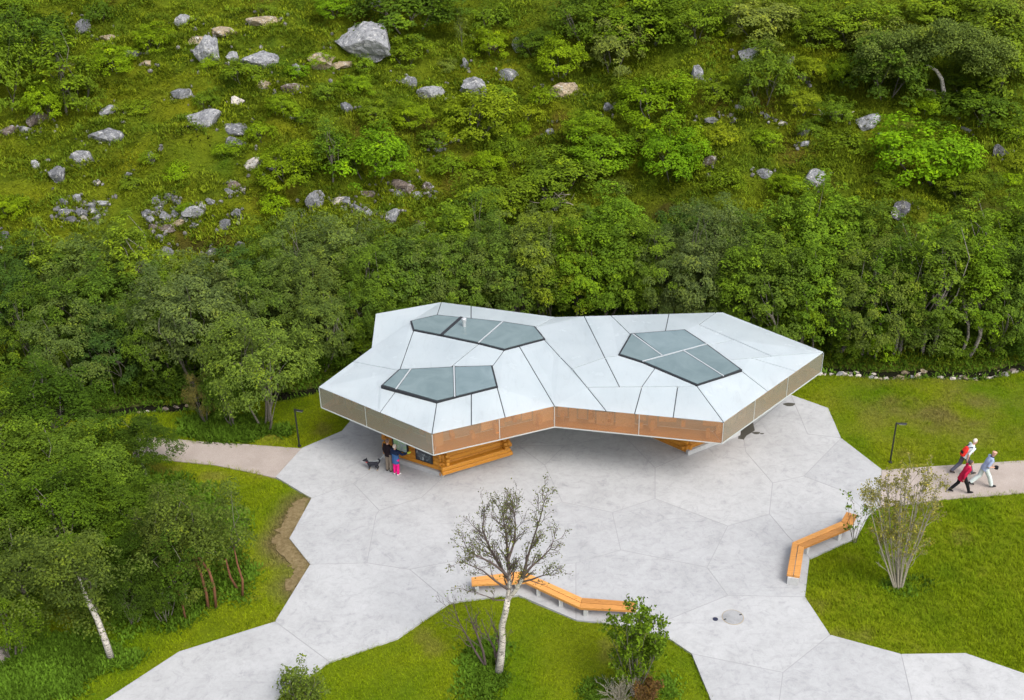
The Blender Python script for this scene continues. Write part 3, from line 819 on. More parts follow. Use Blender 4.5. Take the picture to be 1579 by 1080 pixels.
def make_tree(name, seed, H, Rw, kind, nclump, per, leaf, aspect, stems=1, base=0.28, bark_m='bark_grey', lobes=4):
    """template meshes (crown, trunk) of one tree; base = height share where the crown starts"""
    g = np.random.default_rng(seed)
    lob = [(g.uniform(0, 2 * math.pi), g.uniform(0.12, 0.32), g.integers(1, 4)) for _ in range(lobes)]
    cl = []
    z0 = H * base; hz = H - z0
    for i in range(nclump):
        u = rand_unit(1, g)[0]
        if u[2] < -0.55: u[2] *= -0.5
        az = math.atan2(u[1], u[0])
        lo = 1 + sum(a * math.sin(k * az + p + 2.5 * u[2]) for p, a, k in lob) * 0.55
        rr = (g.uniform(0.55, 1.0) ** 0.45) * lo
        if kind == 'slender': prof = 1.0 - 0.62 * max(0, u[2])
        elif kind == 'dome': prof = 1.0
        else: prof = 1.0 - 0.15 * max(0, u[2])
        x, y = u[0] * Rw * rr * prof, u[1] * Rw * rr * prof
        z = z0 + hz * (0.45 + 0.5 * u[2] * rr * (0.92 + 0.1 * g.normal()))
        z = min(max(z, 0.25), H - 0.2)
        r = g.uniform(0.24, 0.56) * (0.52 + 0.17 * Rw) * (0.75 if kind == 'slender' else 1.0)
        cl.append((x, y, z, r))
    crown = crown_mesh(name + '_crown', cl, per, leaf, aspect, seed + 1, mid=(0, 0, z0 + hz * 0.35))
    mb = MB()
    for s in range(stems):
        a = g.uniform(0, 2 * math.pi); sp = 0.0 if stems == 1 else g.uniform(0.05, 0.28)
        foot = np.array([math.cos(a) * sp, math.sin(a) * sp, -0.25])
        lean = g.normal(size=2) * H * (0.05 if stems == 1 else 0.10)
        if stems > 1: lean += np.array([math.cos(a), math.sin(a)]) * Rw * 0.35
        top = np.array([foot[0] + lean[0], foot[1] + lean[1], z0 + hz * g.uniform(0.45, 0.62)])
        r0 = (0.015 * H if stems == 1 else 0.012 * H)
        pts = branch_tube(mb, foot, top, r0, r0 * 0.35, g, 0.05, 6, 6)
        tgt = sorted(cl, key=lambda c: (c[0]-top[0])**2 + (c[1]-top[1])**2 + g.uniform(0, Rw * Rw))[:max(5, 13 // stems)]
        for c in tgt:
            j = g.integers(2, len(pts))
            pb = branch_tube(mb, pts[j], (c[0], c[1], c[2] - 0.05), r0 * 0.36, r0 * 0.10, g, 0.10, 4, 3)
    trunk = mb.mesh(name + '_trunk', M[bark_m], smooth=True)
    return crown, trunk

TPL = {}
# kind: (height, radius, variants)
for i in range(5): TPL['willow', i] = make_tree('willow', 100 + 7*i, 6.2, 2.3, 'dome', 190, 135, 0.135, 0.46, 3, 0.06, 'bark_grey')
for i in range(5): TPL['alder', i] = make_tree('alder', 200 + 7*i, 6.6, 2.0, 'round', 190, 115, 0.145, 0.60, 2, 0.06, 'bark_grey')
for i in range(4): TPL['birch', i] = make_tree('birch', 300 + 7*i, 7.2, 1.65, 'slender', 190, 120, 0.125, 0.64, 1, 0.08, 'bark_belt')
for i in range(4): TPL['bush', i] = make_tree('bush', 400 + 7*i, 2.6, 1.45, 'dome', 120, 115, 0.125, 0.54, 3, -0.16, 'bark_grey')
for i in range(3): TPL['sapling', i] = make_tree('sapling', 500 + 7*i, 3.4, 0.85, 'slender', 84, 95, 0.115, 0.6, 1, -0.05, 'bark_grey')
for i in range(3): TPL['low', i] = make_tree('low', 600 + 7*i, 1.3, 1.0, 'dome', 55, 100, 0.115, 0.54, 3, -0.2, 'bark_grey')
for i in range(4): TPL['fine', i] = make_tree('fine', 700 + 7*i, 6.8, 2.1, 'round', 230, 140, 0.105, 0.60, 1, 0.10, 'bark_belt')
for i in range(3): TPL['finewillow', i] = make_tree('finewillow', 800 + 7*i, 4.6, 2.1, 'dome', 190, 135, 0.12, 0.42, 6, 0.16, 'bark_grey')
DIM = {'willow': (6.2, 2.3), 'alder': (6.6, 2.0), 'birch': (7.2, 1.65), 'bush': (2.6, 1.45), 'sapling': (3.4, 0.85), 'low': (1.3, 1.0), 'fine': (6.8, 2.1), 'finewillow': (4.6, 2.1)}
NM = {'willow': 'willow_tree', 'alder': 'alder_tree', 'birch': 'birch_tree', 'bush': 'leafy_bush', 'sapling': 'sapling', 'low': 'low_bush', 'fine': 'birch_tree', 'finewillow': 'willow_tree'}
GREEN = {'grey': (0.118, 0.158, 0.036), 'mid': (0.092, 0.148, 0.012), 'bright': (0.120, 0.195, 0.008), 'vivid': (0.102, 0.198, 0.008), 'dark': (0.056, 0.100, 0.011), 'yellow': (0.140, 0.190, 0.012), 'olive': (0.110, 0.150, 0.028)}
TREES = []
def plant_tree(kind, var, loc, H, Rw, col, label, cat, group=None, rz=None, name=None, barkm=None):
    nv = max(k[1] for k in TPL if k[0] == kind) + 1
    cr, tr = TPL[kind, var % nv]
    h0, r0 = DIM[kind]
    rz = random.uniform(0, 6.28) if rz is None else rz
    root = empty(name or NM[kind], loc, label, cat, group, rz)
    root.scale = (Rw / r0, Rw / r0, H / h0)
    c = link('crown', cr, root)
    jit = random.uniform(0.9, 1.1)
    g = GREEN[col] if isinstance(col, str) else col
    c.color = (g[0] * jit * random.uniform(0.94, 1.06), g[1] * jit, g[2] * random.uniform(0.8, 1.2), 1)
    link('trunk', tr, root)
    TREES.append((root, kind, col))
    return root
def base_from_crown(px, top_py, H, y_lo=40, y_hi=95):
    """ground point whose H-metre plant has its top at this pixel"""
    ys = np.linspace(y_lo, y_hi, 900)
    v = ray(px, top_py)
    x = v[0] / v[1] * ys; z = CAM_H + v[2] / v[1] * ys
    g = ground_h(x, ys) + H
    k = np.where(z < g)[0]
    k = k[0] if len(k) else len(ys) - 1
    return np.array([x[k], ys[k], float(ground_h(x[k], ys[k]))])

# ------------------------------------------------------------------ the tree belt behind the pavilion
CW = {'grey': 'grey-green', 'mid': 'green', 'bright': 'bright green', 'vivid': 'vivid green', 'dark': 'dark green', 'yellow': 'yellow-green', 'olive': 'olive green'}
def xspot(px):
    S = [(25, 'at the left picture edge'), (80, 'just in from the left picture edge'), (140, 'below the left scree heap'), (200, 'between the two scree heaps'), (262, 'below the right scree heap'), (322, 'right of the right scree heap'),
         (385, 'above the front multi-stemmed willow'), (440, 'left of the roof, above the left lamp'), (500, 'above the left roof tip'), (560, 'beside the rear left roof corner'), (620, 'left of the rear roof peak'), (690, 'above the rear roof peak'),
         (750, 'above the vent pipe'), (810, 'left of the rear roof notch'), (865, 'above the rear roof notch'), (925, 'right of the rear roof notch'), (990, 'above the left end of the right skylight'), (1050, 'above the right skylight'),
         (1110, 'above the rear right roof corner'), (1165, 'right of the rear right roof corner'), (1220, 'left of the right roof tip'), (1275, 'above the right roof tip'), (1330, 'right of the right roof tip'), (1385, 'above the right lamp'),
         (1440, 'between lamp and walkers, beyond the lawn'), (1495, 'beyond the lawn above the walkers'), (1550, 'near the right picture edge'), (1600, 'at the right picture edge')]
    return min(S, key=lambda s: abs(s[0] - px))[1]
TN = {'willow': 'willow', 'alder': 'broad tree', 'birch': 'slender birch', 'fine': 'birch', 'finewillow': 'willow'}
USED = {}
def uniq(lab):
    USED[lab] = USED.get(lab, 0) + 1
    return lab
# (crown-top px x, y, kind, height, radius, colour)
BELT = [
 # back row
 (18,352,'alder',6.0,1.9,'dark'),(60,330,'birch',7.0,1.8,'yellow'),(120,345,'willow',6.6,2.5,'grey'),(190,318,'birch',7.4,2.0,'yellow'),(248,390,'willow',5.5,1.9,'mid'),(300,384,'willow',5.6,2.2,'grey'),(355,380,'alder',5.2,1.8,'dark'),
 (405,352,'willow',5.2,2.1,'mid'),(458,335,'willow',5.6,2.3,'grey'),(515,318,'willow',5.8,2.5,'grey'),(573,345,'willow',5.6,2.2,'mid'),(625,352,'alder',5.8,2.0,'mid'),(690,305,'alder',6.4,2.2,'bright'),(745,300,'willow',6.0,2.1,'mid'),
 (800,318,'willow',6.4,2.4,'olive'),(860,322,'alder',5.8,2.0,'yellow'),(905,312,'willow',5.8,1.9,'mid'),(955,280,'alder',7.0,2.1,'bright'),(1010,345,'willow',5.8,2.0,'mid'),(1055,312,'alder',5.6,1.9,'dark'),(1110,298,'willow',5.8,2.4,'olive'),
 (1165,322,'alder',5.8,1.9,'mid'),(1225,285,'alder',7.0,2.2,'bright'),(1290,268,'alder',7.2,2.4,'bright'),(1350,300,'alder',6.6,2.0,'mid'),(1400,335,'birch',6.6,1.9,'mid'),(1455,330,'alder',6.6,1.9,'bright'),(1510,292,'birch',7.4,2.0,'bright'),(1565,295,'alder',7.0,2.1,'bright'),(1610,300,'alder',7.0,2.0,'mid'),
 # middle row
 (10,398,'alder',6.2,1.9,'dark'),(75,402,'willow',6.6,2.1,'mid'),(150,396,'alder',6.2,2.0,'mid'),(222,418,'willow',5.6,1.8,'grey'),(345,432,'willow',5.6,1.9,'grey'),(395,402,'alder',5.8,1.8,'mid'),(445,385,'willow',5.8,1.9,'grey'),
 (500,388,'alder',5.8,1.9,'olive'),(555,400,'willow',5.8,1.9,'mid'),(605,402,'alder',6.0,1.9,'mid'),(655,378,'willow',6.0,2.0,'grey'),(705,362,'willow',6.2,2.1,'mid'),(770,358,'alder',6.0,2.0,'mid'),(835,372,'willow',6.2,2.1,'yellow'),
 (893,352,'alder',6.2,2.0,'bright'),(945,352,'alder',6.2,2.0,'bright'),(1000,398,'alder',5.8,1.9,'bright'),(1045,368,'willow',6.2,2.1,'grey'),(1100,362,'willow',6.8,2.3,'grey'),(1160,382,'alder',6.2,1.9,'bright'),(1212,368,'alder',6.4,2.0,'mid'),
 (1265,362,'alder',6.8,2.1,'bright'),(1322,372,'birch',6.6,1.9,'mid'),(1372,388,'willow',6.2,2.0,'olive'),(1425,365,'birch',7.2,1.9,'bright'),(1480,348,'birch',7.6,2.1,'mid'),(1535,365,'birch',7.0,1.9,'bright'),(1590,360,'alder',6.8,1.9,'mid'),
 # front row
 (28,474,'willow',5.4,1.7,'mid'),(85,474,'willow',5.8,2.3,'olive'),(150,470,'alder',5.0,1.5,'dark'),(268,402,'willow',7.2,2.9,'grey'),(225,462,'willow',5.4,1.7,'mid'),(320,470,'alder',5.0,1.5,'mid'),
 (478,432,'willow',5.6,1.9,'olive'),(535,450,'willow',5.2,1.7,'mid'),(585,432,'alder',5.2,1.5,'bright'),(640,432,'willow',5.2,1.6,'mid'),(690,425,'alder',5.2,1.6,'mid'),(738,410,'willow',5.6,1.8,'olive'),(800,425,'willow',5.2,1.6,'mid'),
 (850,412,'alder',5.4,1.7,'mid'),(900,432,'alder',4.8,1.6,'yellow'),(950,420,'alder',5.0,1.7,'bright'),(1005,440,'alder',4.6,1.5,'mid'),(1060,432,'willow',5.0,1.7,'grey'),(1112,425,'willow',5.2,1.7,'grey'),(1168,438,'alder',5.2,1.6,'mid'),
 (1230,432,'alder',5.6,1.7,'mid'),(1280,428,'alder',6.0,1.8,'bright'),(1335,438,'willow',5.6,1.7,'olive'),(1385,420,'birch',6.2,1.7,'bright'),(1437,418,'birch',6.4,1.6,'mid'),(1490,410,'birch',6.6,1.7,'mid'),(1545,415,'birch',6.4,1.6,'bright'),(1600,420,'alder',6.0,1.6,'mid')]
for i, (x, ty, kind, H, Rw, col) in enumerate(BELT):
    b = base_from_crown(x, ty, H)
    b[1] = max(b[1], float(stream_y(b[0])) + 1.3)
    while inside(out_xy, b[0], b[1]) or dist_poly(out_xy, b[0], b[1]) < Rw * 0.9 + 0.5: b[1] += 0.25
    b[2] = float(ground_h(b[0], b[1]))
    row = 'back belt row' if i < 30 else ('mid belt row' if i < 58 else 'front belt row')
    lab = f'{CW[col]} {TN[kind]}, {row}, {xspot(x)}'
    plant_tree(kind, i * 3 + 1, b, H, Rw * 0.93, tuple(x * (0.92 if i < 30 else (0.86 if i < 58 else 0.80)) + d_ for x, d_ in zip(GREEN[col], (0, 0, 0.006))), uniq(lab), 'tree', 'trees of the belt behind the pavilion')  # leaf colour darkened row by row, painting in the belt's deep shade

# lower scrub under the front row, along the stream
for i, (x, y, H, col) in enumerate([(1300,548,1.6,'mid'),(1352,545,1.8,'bright'),(1405,540,2.4,'olive'),(1462,545,1.7,'mid'),(1520,542,2.0,'mid'),(1572,545,1.7,'dark'),(560,548,2.0,'mid'),(520,560,1.8,'dark'),(260,606,1.4,'dark'),(210,602,1.6,'dark'),(300,592,1.9,'dark'),(350,580,1.8,'mid'),(150,600,1.8,'dark'),(470,575,1.6,'dark')]):
    b = PG(x, y)
    b[1] = max(b[1], float(stream_y(b[0])) + 0.9); b[2] = float(ground_h(b[0], b[1]))
    plant_tree('bush', i, b, H, H * 0.62, col, uniq(f'{CW[col]} bush by the stream, {xspot(x)}'), 'bush', 'bushes along the stream')

# ------------------------------------------------------------------ lone trees of the left foreground
FORE = [ # base px, top py, radius m, kind, colour, label
 (95,742,548,2.6,'fine','dark','large dark green leafy tree, topmost of the left foreground thicket'),
 (225,735,640,1.5,'fine','dark','dark tree reaching over the left gravel path'),
 (40,800,618,2.3,'fine',(0.105, 0.160, 0.015),'yellow-green birch at the left edge of the foreground thicket'),
 (140,810,650,2.2,'fine',(0.105, 0.160, 0.015),'broad yellow-green birch in the upper middle of the foreground thicket'),
 (20,900,720,2.0,'fine','mid','green birch at the left picture edge halfway down the thicket'),
 (120,890,712,2.1,'fine','mid','green drooping birch in the middle of the foreground thicket'),
 (215,870,735,1.8,'fine','mid','green birch on the right flank of the foreground thicket'),
 (60,960,820,1.9,'fine','olive','olive green birch low at the left of the foreground thicket'),
 (250,925,800,1.2,'fine','dark','dark leafy tree in the hollow of the foreground thicket'),
 (288,925,752,1.35,'fine','olive','small tree left of the red-stemmed pair'),
 (20,1010,905,1.5,'finewillow','mid','leafy willow bush above the gravel corner at the left edge'),
 (205,960,868,1.2,'finewillow','dark','dark willow bush right of the leaning white trunk'),
 (255,958,880,0.9,'finewillow','dark','dark willow bush left of the red-brown trunks'),
]
for i, (bx, by, ty, Rw, kind, col, lab) in enumerate(FORE):
    b = P(bx, by, 0.0); H = PV(bx, ty, b[1])[2]
    g_ = GREEN[col] if isinstance(col, str) else col
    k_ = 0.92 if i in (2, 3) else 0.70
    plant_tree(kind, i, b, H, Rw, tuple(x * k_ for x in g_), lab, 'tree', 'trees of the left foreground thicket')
for i, (bx, by, ty, Rw, col, lab) in enumerate([(412,654,488,2.35,'olive','multi-stemmed grey-green willow standing on the lawn left of the roof'),(318,652,575,0.75,(0.105,0.095,0.032),'small brownish twiggy bush left of the multi-stemmed willow'),(362,655,560,1.2,'dark','dark green willow between brownish bush and multi-stemmed willow')]):
    b = P(bx, by, 0.0); H = PV(bx, ty, b[1])[2]
    plant_tree('finewillow', i, b, H, Rw, col, lab, 'tree')

# visible single trunks with their own crowns (built to follow the photographed stems)
def stem_tree(name, stems, label, cat, barkm, col, crown_px, rcl, nleaf, leaf=0.10, seed=1, by=None, n_per=150):
    """stems: lists of (px, py, radius); crown_px: (x, y) clump centres"""
    g = np.random.default_rng(seed)
    b = P(stems[0][0][0], stems[0][0][1], 0.0)
    root = empty(name, b, label, cat)
    for st in stems:
        pb = P(st[0][0], st[0][1], 0.0); mb = MB(); pts = []
        for (x, y, r_) in st:
            q = PV(x, y, pb[1]) - b; pts.append(q)
        pts[0][2] -= 0.15
        mb.tube(pts, [s[2] for s in st], 8, cap=True)
        mb.build('trunk', M[barkm], root, smooth=True)
    cl = []
    for (x, y) in crown_px:
        q = PV(x, y, b[1] + g.uniform(-1.0, 1.0)) - b
        cl.append((*q, rcl * g.uniform(0.7, 1.25)))
    me = crown_mesh(name + '_crown', cl, n_per, leaf, 0.6, seed)
    c = link('crown', me, root); c.color = (*[x * 0.75 for x in GREEN[col]], 1)
    tw = MB(); top = np.array(PV(*stems[0][-1][:2], b[1]) - b)
    for q in cl[::4]: branch_tube(tw, top, np.array(q[:3]) - (0, 0, 0.25), 0.022, 0.006, g, 0.1, 4, 3)
    tw.build('branches', M['bark_grey'], root)
    return root
g = np.random.default_rng(12)
stem_tree('birch_tree', [[(172,1016,0.13),(163,990,0.12),(150,955,0.105),(140,935,0.095),(130,915,0.07),(118,880,0.04)], [(146,950,0.035),(150,930,0.03),(153,912,0.02)]], 'white-trunked birch leaning left at the front of the thicket', 'tree', 'bark_birch', 'olive',
          [(g.normal(105, 42), g.normal(895, 34)) for _ in range(70)], 0.50, 0, 0.10, 31)
stem_tree('red_stemmed_tree', [[(333,938,0.06),(330,905,0.055),(322,880,0.05),(308,862,0.05),(300,845,0.04)], [(321,938,0.06),(318,915,0.055),(310,885,0.05),(298,855,0.05)]], 'tree with two red-brown bare lower trunks near the plaza edge', 'tree', 'bark_red', 'olive',
          [(g.normal(300, 26), g.normal(822, 28)) for _ in range(50)], 0.45, 0, 0.10, 32)
stem_tree('red_stemmed_tree', [[(286,955,0.045),(282,935,0.04),(277,918,0.05),(270,900,0.03)]], 'thin red-brown trunked tree left of the red-stemmed pair', 'tree', 'bark_red', 'dark',
          [(g.normal(262, 20), g.normal(875, 22)) for _ in range(28)], 0.42, 0, 0.10, 33)
stem_tree('slim_tree', [[(373,922,0.05),(374,895,0.045),(366,870,0.035),(360,840,0.02)], [(369,910,0.05),(355,890,0.045),(348,862,0.03)]], 'slim tree with two diverging pink-brown stems at the thicket corner', 'tree', 'bark_red', 'olive',
          [(g.normal(352, 17), g.normal(815, 30)) for _ in range(26)], 0.36, 0, 0.10, 34)

# bare birch in front, twig by twig
def twig_tree(name, root_px, guides, label, cat, barkm, twigm, seed, r_trunk, leaf_n, col, nsub=(7, 6, 4), leaf=0.075, spread=0.55, yspread=0.9, leaf_z=0.0, shrink=None):
    g = np.random.default_rng(seed)
    b = P(*root_px, 0.0); root = empty(name, b, label, cat)
    if shrink:
        for gd in guides:
            gd['path'] = [(783 + (x - 783) * shrink, 930 - (930 - y) * shrink) if y < 930 else (x, y) for x, y in gd['path']]
    trunk, limbs, tips = MB(), MB(), []
    def grow(a, b_, r0, lev):
        L = np.linalg.norm(b_ - a)
        pts = branch_tube(limbs if lev else trunk, a, b_, r0, r0 * 0.38, g, 0.07, 6 if lev == 0 else (4 if lev == 1 else 3), 6 if lev < 2 else 3)
        if lev >= len(nsub):
            tips.append(pts[-1]); tips.append(pts[len(pts)//2]); return
        d = (b_ - a) / L
        for i in range(nsub[lev]):
            t = g.uniform(0.28, 1.0); j = min(int(t * (len(pts) - 1)), len(pts) - 2); f = t * (len(pts) - 1) - j
            p = np.array(pts[j]) * (1 - f) + np.array(pts[j+1]) * f
            side = rand_unit(1, g)[0]; side -= d * (side @ d); side /= np.linalg.norm(side) + 1e-9
            dr = d * g.uniform(0.55, 1.0) + side * g.uniform(0.35, 0.95) * spread * 1.6 + np.array([0, 0, 0.10])
            dr /= np.linalg.norm(dr)
            grow(p, p + dr * L * g.uniform(0.26, 0.50) * (1.15 - 0.45 * t), max(r0 * (1 - 0.6 * t) * 0.5, 0.0055), lev + 1)
    for gd in guides:
        pts = []
        for k, q in enumerate(gd['path']):
            yy = b[1] + gd.get('dy', 0) * k / max(1, len(gd['path']) - 1)
            pts.append(PV(q[0], q[1], yy) - b)
        rr = gd['r']
        if gd.get('trunk'):
            pts[0][2] -= 0.15
            trunk.tube(pts, rr, 9, cap=True)
        else:
            limbs.tube(pts, [q_ * 0.97 for q_ in rr], 7, cap=False)
            if gd.get('bark'): trunk.tube(pts[:3], rr[:3], 8, cap=False)
            n = len(pts)
            for i in range(gd.get('n', 8)):
                t = g.uniform(0.18, 1.0) * (n - 1); j = min(int(t), n - 2); f = t - j
                p = pts[j] * (1 - f) + pts[j+1] * f; d = pts[j+1] - pts[j]; d = d / np.linalg.norm(d)
                side = rand_unit(1, g)[0]; side -= d * (side @ d); side /= np.linalg.norm(side)
                dr = d * 0.8 + side * spread * g.uniform(0.6, 1.3) + np.array([0, 0, 0.12]); dr /= np.linalg.norm(dr)
                grow(p, p + dr * g.uniform(0.6, 1.5) * gd.get('s', 1.0), max(rr[j] * 0.40, 0.010), 1)
    trunk.build('trunk', M[barkm], root, smooth=True)
    limbs.build('branches', M[twigm], root)
    if leaf_n:
        T = np.array(tips); T = T[T[:, 2] > leaf_z] if leaf_z else T
        k = g.integers(0, len(T), leaf_n)
        pos = T[k] + g.normal(size=(leaf_n, 3)) * 0.07
        nn = rand_unit(leaf_n, g) + np.array([0, 0, 0.6]); nn /= np.linalg.norm(nn, axis=1, keepdims=True)
        V, F = leaf_quads(pos, nn, leaf, 0.65, g)
        me = np_mesh(name + '_leaves', V, F, M['leaf'], {'tint': np.repeat(np.clip(g.normal(0.5, 0.2, leaf_n), 0, 1), 4)})
        c = link('leaves', me, root); c.color = (*(GREEN[col] if isinstance(col, str) else col), 1)
    return root
twig_tree('birch_tree', (770, 1037), [
    dict(path=[(768,1037),(773,1012),(775,985),(774,965),(780,942),(783,922)], r=[0.155,0.130,0.115,0.112,0.105,0.10], trunk=True),
    dict(path=[(783,924),(786,900),(785,870),(783,840),(779,800),(772,762)], r=[0.085,0.075,0.062,0.045,0.028,0.010], n=44, s=0.66, dy=0.5, bark=1),
    dict(path=[(783,924),(798,906),(810,885),(818,850),(830,812),(842,775),(850,742)], r=[0.085,0.072,0.058,0.042,0.030,0.020,0.009], n=32, s=0.50, dy=-0.5, bark=1),
    dict(path=[(785,890),(768,862),(752,835),(738,800),(742,760)], r=[0.06,0.05,0.038,0.025,0.010], n=30, s=0.60, dy=0.9),
    dict(path=[(784,882),(760,862),(735,848),(712,838),(702,815)], r=[0.05,0.04,0.028,0.018,0.008], n=18, s=0.5, dy=-0.7),
    dict(path=[(782,905),(760,890),(738,872),(715,862),(700,856)], r=[0.045,0.035,0.025,0.015,0.007], n=11, s=0.55, dy=-1.0),
    dict(path=[(812,880),(828,862),(845,848),(860,832),(866,815)], r=[0.05,0.04,0.03,0.018,0.008], n=14, s=0.46, dy=0.7),
    dict(path=[(806,893),(826,888),(842,882),(858,878),(870,870)], r=[0.04,0.03,0.022,0.013,0.006], n=10, s=0.5, dy=-0.6),
    dict(path=[(784,852),(795,820),(797,790),(792,752)], r=[0.05,0.035,0.022,0.009], n=24, s=0.62, dy=1.0),
    dict(path=[(780,925),(762,925),(745,918),(722,912)], r=[0.03,0.022,0.014,0.006], n=5, s=0.6, dy=-0.5),
  ], 'nearly bare white-barked birch rising in front of the zigzag bench', 'tree', 'bark_birch', 'bark_dark', 41, 0.2, 3000, (0.10, 0.115, 0.028), nsub=(0, 6, 3), leaf=0.065, leaf_z=3.9, shrink=0.86)
twig_tree('bare_shrub', (749, 1028), [
    dict(path=[(749,1028),(745,1005),(738,985),(728,960),(718,935)], r=[0.05,0.045,0.038,0.025,0.01], n=9, s=0.9, dy=-0.3),
    dict(path=[(766,1042),(766,1022),(762,1000),(752,980),(742,955)], r=[0.06,0.055,0.04,0.025,0.01], n=9, s=0.9, dy=0.2),
    dict(path=[(749,1028),(735,1008),(722,985),(708,960),(698,930)], r=[0.045,0.04,0.03,0.02,0.008], n=9, s=0.8, dy=0.3),
    dict(path=[(766,1020),(772,1000),(766,975),(755,950)], r=[0.03,0.025,0.018,0.008], n=5, s=0.7, dy=-0.2),
  ], 'leafless brown shrub leaning left at the foot of the birch', 'shrub', 'bark_dark', 'bark_dark', 43, 0.05, 120, 'bright', nsub=(0, 4, 2), leaf=0.06)
def fan_shrub(name, base_px, top_py, half_px, nst, label, cat, barkm, seed, leaf_n, col, zshare=0.5, leaf=0.07, lean=0, r0=0.035, sub=7, s=0.6):
    g = np.random.default_rng(seed); gd = []
    for i in range(nst):
        u = (i + 0.5) / nst * 2 - 1; u += g.normal() * 0.06
        tx = base_px[0] + lean + u * half_px; ty = top_py + abs(u) ** 2 * (base_px[1] - top_py) * 0.22 + g.uniform(0, 14)
        mx = base_px[0] + lean * 0.3 + u * half_px * 0.55; my = base_px[1] * 0.5 + ty * 0.5
        gd.append(dict(path=[(base_px[0] + u * half_px * 0.10, base_px[1]), (base_px[0] + u * half_px * 0.30, base_px[1] * 0.75 + ty * 0.25), (mx, my), (mx * 0.45 + tx * 0.55, my * 0.4 + ty * 0.6), (tx, ty)],
                       r=[r0, r0 * 0.85, r0 * 0.65, r0 * 0.42, r0 * 0.16], n=sub, s=s, dy=g.uniform(-1.0, 1.0)))
    b = P(*base_px, 0.0); zt = PV(base_px[0], base_px[1] + (top_py - base_px[1]) * zshare, b[1])[2]
    return twig_tree(name, base_px, gd, label, cat, barkm, barkm, seed, r0, leaf_n, col, nsub=(0, 3, 2), leaf=leaf, leaf_z=zt, spread=0.45)
M['bark_pale'] = bark('pale_stem_bark', (0.30, 0.27, 0.215), (0.15, 0.13, 0.10), 0.42)
fan_shrub('willow_shrub', (1385, 908), 728, 60, 17, 'sparse multi-stemmed willow shrub with pale stems beside the right path', 'shrub', 'bark_pale', 51, 6400, (0.215, 0.195, 0.06), 0.36, 0.075, lean=10, r0=0.034, sub=11, s=0.6)
fan_shrub('leafy_shrub', (980, 1075), 966, 38, 10, 'green leafy shrub growing in front of the end of the zigzag bench', 'shrub', 'bark_grey', 52, 5200, 'mid', 0.12, 0.115, lean=4, r0=0.03, sub=9, s=0.7)
fan_shrub('twig_sapling', (1318, 838), 772, 22, 4, 'thin leafy sapling behind the far end of the right bench', 'sapling', 'bark_grey', 53, 170, 'mid', 0.3, 0.12, lean=6, r0=0.014, sub=4, s=0.45)
fan_shrub('dead_shrub', (1000, 1095), 1052, 22, 9, 'dead rust-brown shrub at the bottom edge below the leafy shrub', 'shrub', 'bark_red', 54, 1400, (0.105, 0.060, 0.026), 0.1, 0.09, r0=0.02, sub=8, s=0.3)
fan_shrub('grey_twig_heap', (955, 1085), 1052, 26, 9, 'grey dry twig tangle at the foot of the leafy shrub', 'shrub', 'bark_pale', 55, 0, 'mid', 0.1, 0.09, r0=0.016, sub=9, s=0.4)
fan_shrub('leafy_shrub', (465, 1100), 1040, 30, 9, 'small olive shrub on the island corner at the bottom left', 'shrub', 'bark_grey', 56, 2600, 'olive', 0.1, 0.10, r0=0.018, sub=8, s=0.4)
